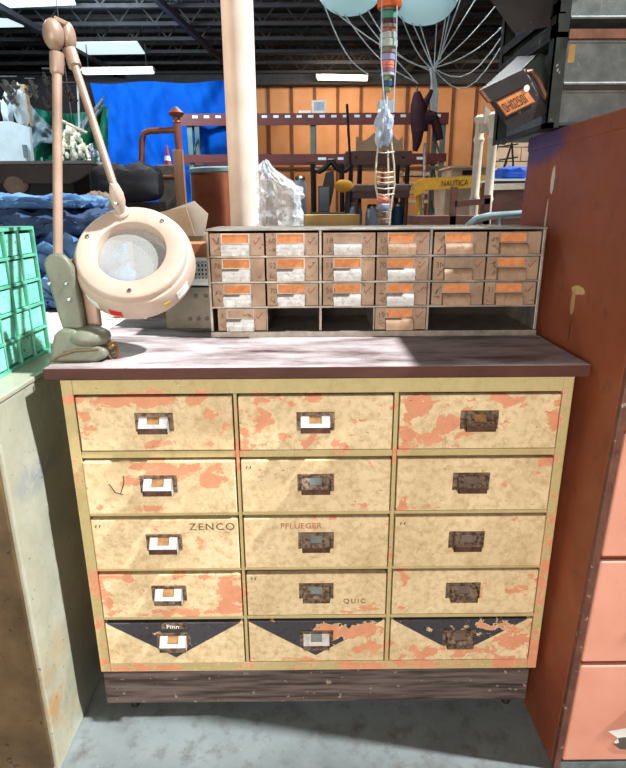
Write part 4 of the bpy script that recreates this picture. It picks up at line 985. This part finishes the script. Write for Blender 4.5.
# ---- hanging strand of tins, rag and wire ladder (Y = 2.6)
Yh = 2.6
sd = thing('hanging_strand', (at(388, 100, Y=Yh).x, Yh, at(388, 110, Y=Yh).z), 'vertical hanging strand of coloured tins and spools above the tin organizer', 'hanging strand')
cans = [(-14, 9, 11, 'c_orange'), (9, 12, 8, 'c_grey'), (12, 20, 7.5, 'c_teal'), (20, 25, 7.5, 'c_wine'), (25, 29, 8, 'c_grey'), (29, 33, 7, 'c_rust'), (33, 40, 8, 'c_pale'), (40, 48, 8.5, 'c_pale'), (48, 54, 7, 'c_grey'), (54, 61, 6.5, 'c_lilac'), (61, 66, 6, 'c_salmon'), (66, 69, 6, 'c_salmon'), (69, 73, 6, 'c_mauve'), (73, 76, 6.5, 'c_pale'), (76, 81, 4, 'c_sage'), (81, 87, 4.5, 'c_navy'), (87, 92, 3.5, 'c_sage')]
for y0, y1, hw_, m_ in cans:
    a_, c2_ = at(389-(y0*.02), y0, Y=Yh), at(389-(y0*.02), y1, Y=Yh); rad = hw_/F*(Yh+CD)*.95; hh = a_.z-c2_.z
    MB().lathe((c2_.x, Yh, c2_.z), (0, 0, 1), [(rad*.92, 0), (rad, hh*.08), (rad, hh*.9), (rad*.9, hh*.99)], 18).build('spool' if rad < .045 else 'tin_can', m_, sd, smooth=True)
MB().tube([at(389, -60, Y=Yh), at(387, 92, Y=Yh), at(386, 118, Y=Yh)], .006, 6).build('cord', 'cord', sd)
for px_ in (381, 396): MB().tube([at(px_+1, 0, Y=Yh-.05), at(px_, 60, Y=Yh-.05), at(px_-3 if px_ > 390 else px_+4, 112, Y=Yh-.05)], .004, 6).build('cord', 'ghost', sd)
q_ = at(384, 126, Y=Yh)
b = MB().ell(q_, (.05, .045, .10), 24, 16, .55, 3, 2.2)
b.ell(q_+V((-.03, -.02, -.06)), (.025, .02, .07), 14, 10, .4, 5, 2.0); b.ell(q_+V((.03, -.01, -.04)), (.022, .02, .07), 14, 10, .4, 8, 2.0)
tag(b.build('cloth_bundle', 'ghost', smooth=True), 'pale blue cloth bundle tied to the bottom of the hanging strand', 'cloth')
wl = thing('wire_ladder', (at(385, 200, Y=Yh).x, Yh, .94), 'narrow white wire ladder basket hanging under the pale cloth bundle', 'wire basket')
for sgn in (-1, 1):
    P = [at(385+sgn*6, 140, Y=Yh), at(385+sgn*9, 165, Y=Yh), at(385+sgn*9.5, 185, Y=Yh), at(385+sgn*6, 204, Y=Yh), at(385+sgn*4, 226, Y=Yh)]
    MB().tube(P, .006, 8).build('side_wire', 'ivory', wl, smooth=True)
MB().tube([at(388, 150, Y=Yh), at(389, 226, Y=Yh)], .006, 8).build('side_wire', 'ivory', wl, smooth=True)
for k, y_ in enumerate((152, 172, 177, 182, 188, 194)):
    MB().tube([at(377, y_, Y=Yh), at(385, y_+1, Y=Yh-.03), at(394, y_, Y=Yh)], .0045, 6).build('rung', 'ivory', wl, smooth=True)
b = MB(); 
for i, (y_, m_) in enumerate(((200, 'c_salmon'), (207, 'c_lilac'), (214, 'seat'), (221, 'seat'))):
    q_ = at(383, y_, Y=Yh); MB().ell(q_, (.04, .035, .03), 16, 8, .4, i, 2.5).build('yarn_tuft', M[m_], wl, smooth=True)

# ---- canopies with cords (Y = 5)
Yg = 5.0
HUB = at(433, 68, Y=Yg)
def canopy(px_, py_, rpx, label, ends):
    c0 = at(px_, py_, Y=Yg); rad = rpx/F*(Yg+CD)
    t_ = thing('paper_parachute', c0, label, 'parachute', 'paper parachutes near the roof')
    b = MB(); n = 28; rg = []
    for i in range(8):
        a = PI/2*i/7*.98
        rg.append([V((c0.x+rad*math.cos(2*PI*k/n)*math.cos(a)*(1+.03*(k % 2)), Yg+rad*math.sin(2*PI*k/n)*math.cos(a), c0.z-rad*.75*math.sin(a))) for k in range(n)])
    rg2 = [[p+V((0, 0, .02)) for p in r] for r in rg[::-1]]
    b.rings(rg+rg2, True); b.build('canopy', 'canopy', t_, smooth=True)
    for (sx, sy, ex_, ey_, sag) in ends:
        A, B_ = at(sx, sy, Y=Yg), at(ex_, ey_, Y=Yg)
        pts = [A.lerp(B_, k/8)+V((0, 0, -sag*math.sin(PI*k/8))) for k in range(9)]
        MB().tube(pts, .006, 5).build('cord', 'cord', t_)
    return t_
canopy(350, -13, 28, 'pale round paper parachute at the top edge, left of the hanging strand', [(323, 2, 368, 74, .12), (340, 8, 416, 82, .1), (355, 8, 418, 84, .02), (365, 5, 433, 68, .15), (330, 8, 433, 72, .05)])
canopy(425, -3, 28, 'pale round paper parachute at the top edge, right of the hanging strand', [(399, 10, 433, 70, .08), (410, 18, 433, 68, .0), (418, 18, 433, 68, .0), (437, 16, 434, 70, 0), (447, 8, 436, 68, .05), (452, 2, 440, 60, .0), (462, -5, 438, 62, .0)])
cr = thing('cord_bundle', (HUB.x, Yg, at(434, 116, Y=Yg).z), 'gathered bundle of pale cords hanging from the roof beside the maroon garment', 'cord bundle')
for k in range(5):
    P = [HUB+V((R.uniform(-.03, .03), R.uniform(-.03, .03), 0)), at(431+k*1.6, 92, Y=Yg), at(432+k*.9, 118, Y=Yg)]
    MB().tube(P, .012, 6).build('cord', 'cord', cr)
for (ex_, ey_, sag) in ((505, -6, .05), (520, 8, .1), (512, 20, .25), (506, 38, .3), (480, -8, .0)):
    B_ = at(ex_, ey_, Y=Yg); pts = [HUB.lerp(B_, k/8)+V((0, 0, -sag*math.sin(PI*k/8))) for k in range(9)]
    MB().tube(pts, .006, 5).build('cord', 'cord', cr)
# maroon garment
Ym = 4.8
gm = thing('maroon_garment', (at(425, 150, Y=Ym).x, Ym, at(420, 152, Y=Ym).z), 'dark maroon garment hanging beside the bundle of pale cords', 'garment')
def chain(pts, rs, nm, sq=.6): MB().tube([at(x, y, Y=Ym) for x, y in pts], rs, 14, squash=sq).build(nm, 'maroon', gm, smooth=True)
chain([(417, 92), (418, 104), (419, 120), (420, 132)], [.03, .07, .085, .08], 'torso', 1.0)
chain([(420, 122), (428, 117), (436, 118)], [.07, .07, .05], 'sleeve', 1.0)
chain([(434, 117), (437, 128), (440, 140)], [.04, .045, .035], 'sleeve', 1.0)
chain([(418, 130), (417, 142), (415, 151)], [.06, .045, .025], 'skirt', 1.0)
chain([(421, 112), (427, 100), (432, 90)], [.05, .03, .015], 'hood', 1.0)
MB().tube([at(417, 92, Y=Ym), at(417, 86, Y=Ym)], .01, 6).build('hook', 'chrome', gm)

# ================================================================== BUILDING
struct(MB().box(-14, 14, -5, 20.2, -.1, 0).build('floor', 'concrete'))
b = MB(); Yb2 = 20.0
b.box(-14, 14, Yb2, Yb2+.2, 0, 5.27)
struct(b.build('wall_back', 'siding'))
b = MB(); x_ = -2.2
while x_ < 9.5: b.box(x_, x_+.10, Yb2-.07, Yb2, 0, 5.2); x_ += .78
b.box(-2.2, 9.5, Yb2-.08, Yb2, 2.62, 2.70)
struct(b.build('trim_1', 'batten'))
struct(MB().box(-14, -13.8, -5, 20, 0, 6.05).build('wall_left', 'darkwall'))
struct(MB().box(13.8, 14, -5, 20, 0, 6.05).build('wall_right', 'darkwall'))
struct(MB().box(-13.8, at(236, 80, Y=15.8).x, 15.8, 15.9, 0, at(236, 81, Y=15.8).z).build('trim_2', 'darkwall'))
b = MB(); hx0, hx1, hy0, hy1 = 2.0, 7.5, -1.02, 3.0     # roof deck with the open skylight the sun falls through
b.box(-14, hx0, -5, 20.2, 6.05, 6.15); b.box(hx1, 14, -5, 20.2, 6.05, 6.15); b.box(hx0, hx1, -5, hy0, 6.05, 6.15); b.box(hx0, hx1, hy1, 20.2, 6.05, 6.15)
struct(b.build('ceiling', 'deck'))
struct(MB().box(-14, 14, 19.6, 20.2, 5.27, 6.05).build('trim_3', 'deck'))
for k in range(7):
    yj = 11.6+k*1.25
    b = MB(); b.box(-13.8, 13.8, yj-.05, yj+.05, 5.45, 5.53); b.box(-13.8, 13.8, yj-.05, yj+.05, 5.95, 6.04)
    x_ = -12.0; up_ = True
    while x_ < 12:
        b.bar((x_, yj, 5.5 if up_ else 5.98), (x_+.42, yj, 5.98 if up_ else 5.5), .035); x_ += .42; up_ = not up_
    struct(b.build('ceiling_joist', 'joist'))
for (x_, x2) in ((-6.6, -5.9), (-3.2, -2.2), (3.4, 3.0)):
    struct(MB().bar((x_, 11, 5.4), (x2, 19.6, 5.4), .12).build('ceiling_beam', 'joist'))
struct(MB().box(-13.8, 13.8, 19.2, 19.4, 5.15, 5.45).build('ceiling_beam', 'joist'))
# skylights
def skylight(n, corners):
    pts = [at(x, y, Z=5.43) for x, y in corners]
    b = MB().prism(pts, (0, 0, .03)); struct(b.build('window_%d' % n, 'sky'))
skylight(1, ((74, 43), (137, 42), (145, 54), (78, 55)))
skylight(2, ((-40, -20), (68, -14), (76, 5), (10, 8)))
skylight(3, ((-30, 18), (8, 20), (24, 27), (-20, 28)))
# fluorescent fixtures
def fixture(a_, c2_, Y, m_, label):
    A, B_ = at(*a_, Y=Y), at(*c2_, Y=Y)
    t_ = thing('light_fixture', ((A.x+B_.x)/2, Y, A.z), label, 'light fixture')
    h = .09
    MB().obox(A, B_-A, (0, .25, 0), (0, 0, h)).build('housing', 'basket', t_)
    MB().obox(A+V((.05, .05, -.05)), (B_-A)*.96, (0, .15, 0), (0, 0, .05)).build('lit_tube', m_, t_)
    for f_ in (.1, .9): p_ = A.lerp(B_, f_)+V((0, .1, h)); MB().tube([p_, (p_.x, p_.y, 6.05)], .012, 6).build('hanger', 'joist', t_)
fixture((80, 71), (153, 70), 15.5, 'tube', 'long cool fluorescent fixture under the roof above the blue tarp')
fixture((316, 77), (368, 78), 18.5, 'tubewarm', 'warm fluorescent fixture in front of the orange siding')
# tarps
def tarp(name, px0, px1, ytop, ybot, Y, m_, label, seed, amp=.12, slant=0.0):
    def fn(u, v):
        xx = px0+(px1-px0)*u+slant*v*(1-u)
        yt = ytop(u) if callable(ytop) else ytop
        yy = yt+(ybot-yt)*v
        w = mnoise.noise(V((u*7+v*3.0+seed, v*1.6, seed)))*amp + mnoise.noise(V((u*16-v*6+seed, v*3, 1)))*amp*.5+ .4*amp*math.sin(u*22+v*9+4*mnoise.noise(V((u*3, v*3, seed))))
        return at(xx, yy, Y=Y+w)
    return tag(MB().sheet(fn, 70, 36, .012).build(name, m_, smooth=True), label, 'tarp' if 'tarp' in name else 'sheet')
tarp('blue_tarp', 90, 236, lambda u: 83-1.5*u+1.2*math.sin(u*12), 256, 15.4, 'bluetarp', 'large bright blue tarp hung across the back of the warehouse', 2.0, .17, 44)
tarp('green_tarp', 28, 108, lambda u: 106+8*math.sin(u*PI), 298, 7.4, 'greentarp', 'dark green tarp hung behind the lamp arm', 4.0, .2)
# swagged clear sheet: left panel and a drooping swag
def swag(u, v):
    xx = 24+80*u; yy = 96+34*math.sin(u*PI)+16*v*(1-.3*u)+ (60*v*(1-u)**7)
    return at(xx, yy, Y=6.9+.05*mnoise.noise(V((u*7, v*4, 3)))+.03*math.sin(u*36+v*5))
tag(MB().sheet(swag, 60, 20, .01).build('plastic_sheet', 'plasticsheet', smooth=True), 'grey plastic sheet swagged over the green tarp', 'sheet')

# chandelier
Yl = 6.0
cl = thing('crystal_chandelier', (at(74, 150, Y=Yl).x, Yl, at(74, 166, Y=Yl).z), 'cream crystal chandelier hanging in front of the green tarp', 'chandelier')
b = MB(); c0 = at(73, 150, Y=Yl)
for k in range(95):
    h = R.random(); rad = (.03+.20*h)
    a = R.uniform(0, 2*PI); zz = at(73, 128, Y=Yl).z*(1-h)+at(73, 164, Y=Yl).z*h
    b.ell((c0.x+math.cos(a)*rad, Yl+math.sin(a)*rad, zz), (.026, .026, .04), 6, 4)
b.build('crystal_drops', 'crystal', cl)['kind'] = 'stuff'
MB().tube([at(73, 164, Y=Yl), at(73, 128, Y=Yl)], .03, 8).build('stem', 'crystal', cl, smooth=True)
for k in range(6):
    a = 2*PI*k/6; P = [c0+V((0, 0, .05)), c0+V((math.cos(a)*.14, math.sin(a)*.14, .0)), c0+V((math.cos(a)*.22, math.sin(a)*.22, .06))]
    MB().tube(P, .012, 6).build('arm', 'crystal', cl, smooth=True)
for k in range(4):
    q_ = c0+V((.05*k-.07, .0, .17+.03*math.sin(k*2))); MB().ell(q_, (.03, .03, .03), 8, 6).build('candle_cup', 'crystal', cl, smooth=True)
MB().tube([at(73, 128, Y=Yl), V((c0.x, Yl, 4.6))], .006, 6).build('chain', 'chrome', cl)
c3 = at(93, 158, Y=6.1)
cl2 = thing('crystal_chandelier', (c3.x, 6.1, at(93, 166, Y=6.1).z), 'small clear crystal chandelier low beside the cream one', 'chandelier')
b = MB()
for k in range(30):
    h = R.random(); rad = .04+.10*h; a = R.uniform(0, 2*PI); b.ell((c3.x+math.cos(a)*rad, 6.1+math.sin(a)*rad, c3.z+.10-.20*h), (.018, .018, .03), 6, 4)
b.build('crystal_drops', 'ghost', cl2)['kind'] = 'stuff'; MB().tube([c3+V((0, 0, -.1)), c3+V((0, 0, .16))], .02, 8).build('stem', 'ghost', cl2, smooth=True)
tag(MB().tube([at(58, 119, Y=5.6), at(87, 133, Y=5.6)], .016, 8).build('rod', 'ivory', smooth=True), 'pale slanting rod across the green tarp', 'rod')
tag(MB().tube([at(77, 66, Y=5.9), at(79.5, 128, Y=5.9)], .012, 8).build('wire', 'cord', smooth=True), 'thin pale wire hanging from the roof beside the upper lamp arm', 'wire')
# white board and bag at far left
Yo = 5.0
tag(MB().prism([at(-10, 122, Y=Yo), at(10, 121, Y=Yo), at(29, 127, Y=Yo), at(48, 334, Y=Yo), at(-2, 334, Y=Yo)], (0, .05, 0)).build('white_board', 'boardwhite'), 'white board leaning at the left edge of the photo', 'board')
tag(MB().box(at(22, 146, Y=Yo-.03).x, at(27, 158, Y=Yo-.03).x, Yo-.03, Yo, at(22, 158, Y=Yo).z, at(22, 145, Y=Yo).z).build('switch_plate', 'plasticsheet'), 'small grey plate on the leaning white board', 'plate')
q_ = at(13, 108, Y=5.3)
b = MB().ell(q_+V((-.06, 0, -.04)), (.06, .06, .17), 16, 10, .4, 2, 2); b.ell(q_+V((.08, 0, 0)), (.07, .06, .2), 16, 10, .4, 4, 2)
tag(b.build('plastic_wrapping', 'boardwhite', smooth=True), 'white plastic wrapping bunched above the white board', 'wrapping')
tag(MB().bar(at(22, 85, Y=5.4), at(28, 126, Y=5.4), .08).build('timber_post', 'cardbox'), 'tan timber post beside the white plastic wrapping', 'post')
# hanging brass hooks clusters
def hooks(x0, x1, y0, y1, n, label, m_):
    t_ = thing('hook_cluster', at((x0+x1)/2, y1, Y=5.2), label, 'hooks')
    for k in range(n):
        px_, py_ = R.uniform(x0, x1), R.uniform(y0, y1)
        P = [at(px_, py_, Y=5.2), at(px_+2, py_+4, Y=5.2), at(px_+5, py_+8, Y=5.2), at(px_+6, py_+5, Y=5.2)]
        MB().tube(P, .013, 6).build('hook', m_, t_, smooth=True)
    MB().tube([at(x0, y0-1, Y=5.22), at(x1+3, y0-1, Y=5.22)], .012, 6).build('rail', 'joist', t_)
hooks(0, 14, 78, 98, 16, 'cluster of bright metal hooks at the left edge', 'chrome')
hooks(25, 32, 80, 92, 6, 'few metal hooks beside the tan timber post', 'chrome')
hooks(42, 52, 70, 104, 14, 'chain of dark metal fittings hanging beside the lower lamp arm', 'foot')
hooks(58, 72, 84, 100, 7, 'dark metal fittings hanging between the two lamp arms', 'foot')

# pallet rack
Yr = 14.0
pr_ = thing('pallet_rack', (.7, Yr+.5, 0), 'long pallet rack with dark red beams in front of the orange siding', 'pallet rack')
def zr(y, x=313): return at(x, y, Y=Yr).z
def xr(x): return at(x, 130, Y=Yr).x
for (ya, yb_) in ((113, 119), (119, 125), (154, 162)):
    MB().box(xr(176), xr(448), Yr, Yr+.06 if ya != 119 else Yr+.03, zr(yb_), zr(ya)).build('beam', 'rackred', pr_)
for ya, yb_ in ((113, 119), (154, 162)): MB().box(xr(176), xr(448), Yr+1.0, Yr+1.06, zr(yb_), zr(ya)).build('beam', 'rackred', pr_)
for px_ in (189, 313, 444):
    for dy in (0.07, 1.07):
        MB().box(xr(px_)-.06, xr(px_)+.06, Yr+dy, Yr+dy+.08, 0, zr(113)).build('upright', 'rackgreen', pr_)
    b = MB()
    for k in range(3): b.bar((xr(px_), Yr+.11, .9+k*.8), (xr(px_), Yr+1.1, 1.5+k*.8), .04)
    b.build('brace', 'rackgreen', pr_)
for k in range(22):
    px_ = 196+k*11.5
    MB().box(xr(px_)-.07, xr(px_)+.06, Yr-.006, Yr, zr(117.6), zr(115)).build('beam_label', 'boardwhite', pr_)
for k in range(6):
    px_ = 322+k*20; MB().box(xr(px_)-.1, xr(px_)+.1, Yr-.006, Yr, zr(160), zr(157.5)).build('beam_label', 'boardwhite', pr_)
tp_ = zr(113)
bx_ = thing('white_box', (xr(319), Yr+.3, tp_), 'small white box with a grey face on top of the pallet rack', 'box')
MB().box(xr(312), xr(326), Yr+.02, Yr+.5, tp_, zr(100)).build('body', 'basket', bx_); MB().box(xr(314), xr(324), Yr+.01, Yr+.022, tp_+.06, zr(102)).build('face', 'ghost', bx_)
tag(MB().box(xr(299), xr(311), Yr+.05, Yr+.5, tp_, zr(110)).build('flat_carton', 'white'), 'low white carton on the pallet rack beside the white box', 'box')
tag(MB().box(xr(379), xr(394), Yr+.02, Yr+.5, tp_, zr(100)).build('white_tub', 'boardwhite'), 'pale tub on the pallet rack behind the hanging strand', 'tub')
MB_ = MB()
for k in range(4): MB_.box(xr(418)-.3, xr(418)+.35, Yr+.05, Yr+.8, zr(162)+.02 - .22*k-.35, zr(162)-.22*k-.25)
tag(MB_.build('pallet_stack', 'palewood'), 'pale slatted pallets under the right bay of the pallet rack', 'pallets')
tag(MB().tube([V((at(425, 205, Y=3.5).x, 3.5, 0)), at(425, 143, Y=3.5)], .012, 8).build('metal_rod', 'chrome', smooth=True), 'thin upright metal rod at the end of the yellow board', 'rod')

# ================================================================== LIGHT
w = bpy.data.worlds.new('world'); SC.world = w; w.use_nodes = True
w.node_tree.nodes['Background'].inputs[0].default_value = (.62, .72, .85, 1); w.node_tree.nodes['Background'].inputs[1].default_value = .5
def light(kind, name, loc, target, energy, color, size=1, size_y=None, angle=None):
    ld = bpy.data.lights.new(name, kind); ld.energy = energy; ld.color = color
    if kind == 'AREA':
        ld.size = size
        if size_y: ld.shape = 'RECTANGLE'; ld.size_y = size_y
    elif kind == 'SUN': ld.angle = angle
    else: ld.shadow_soft_size = size
    o = bpy.data.objects.new(name, ld); COL.objects.link(o); o.location = loc
    o.rotation_euler = (V(target)-V(loc)).to_track_quat('-Z', 'Y').to_euler(); return o
sd_ = V((-.42, .07, -.535))
light('SUN', 'sun', (3, -1, 5), V((3, -1, 5))+sd_, 10.5, (.95, .98, 1), angle=math.radians(2.2))
light('AREA', 'front_fill_cool', (-1.8, -4.4, 1.2), (0, 0, .8), 86, (.95, .97, 1), 2.6, 1.8)  # added cool fill from behind the camera
light('AREA', 'front_fill_warm', (-.35, -3.2, 1.25), (.2, 0, .6), 82, (1, .84, .68), 1.0, 1.0)  # added warm fill from behind the camera
for x_, y_, e_, c_ in ((1.0, 17.2, 125, (1, .74, .50)), (5.5, 17.0, 55, (1, .74, .50)), (-4.5, 11.0, 340, (.85, .95, 1)), (-2.2, 9.0, 60, (.85, .92, 1)), (1.5, 6.0, 150, (1, .85, .7))):
    light('AREA', 'hall_fill', (x_, y_, 5.0), (x_, y_+4, 2.2), e_, c_, 1.5, .4)  # added area fills that brighten the far hall
light('AREA', 'hall_fill', (-4.6, 3.6, 5.2), (-4.2, 6.2, 1.8), 340, (.86, .95, 1), 1.5, .4)  # added cool fill for the tarp and boards at the left
light('AREA', 'canopy_fill', (.7, 5.0, 5.75), (.7, 5.0, 0), 260, (.95, 1, 1), 1.6, .8)  # added cool area light that brightens the paper parachutes from above
sp = light('SPOT', 'column_fill', (-2.3, 1.1, 2.5), (-.3, 1.9, 1.9), 110, (1, .62, .34), .1); sp.data.spot_size = .7; sp.data.spot_blend = .6  # added warm spot for the column's left side
vs = SC.view_settings
SC.display_settings.display_device = 'sRGB'
vs.view_transform = 'Standard'; vs.look = 'None'; vs.gamma = 1; vs.exposure = 0.0; vs.use_curve_mapping = False
for o in bpy.data.objects:
    if '_o' in o: del o['_o']
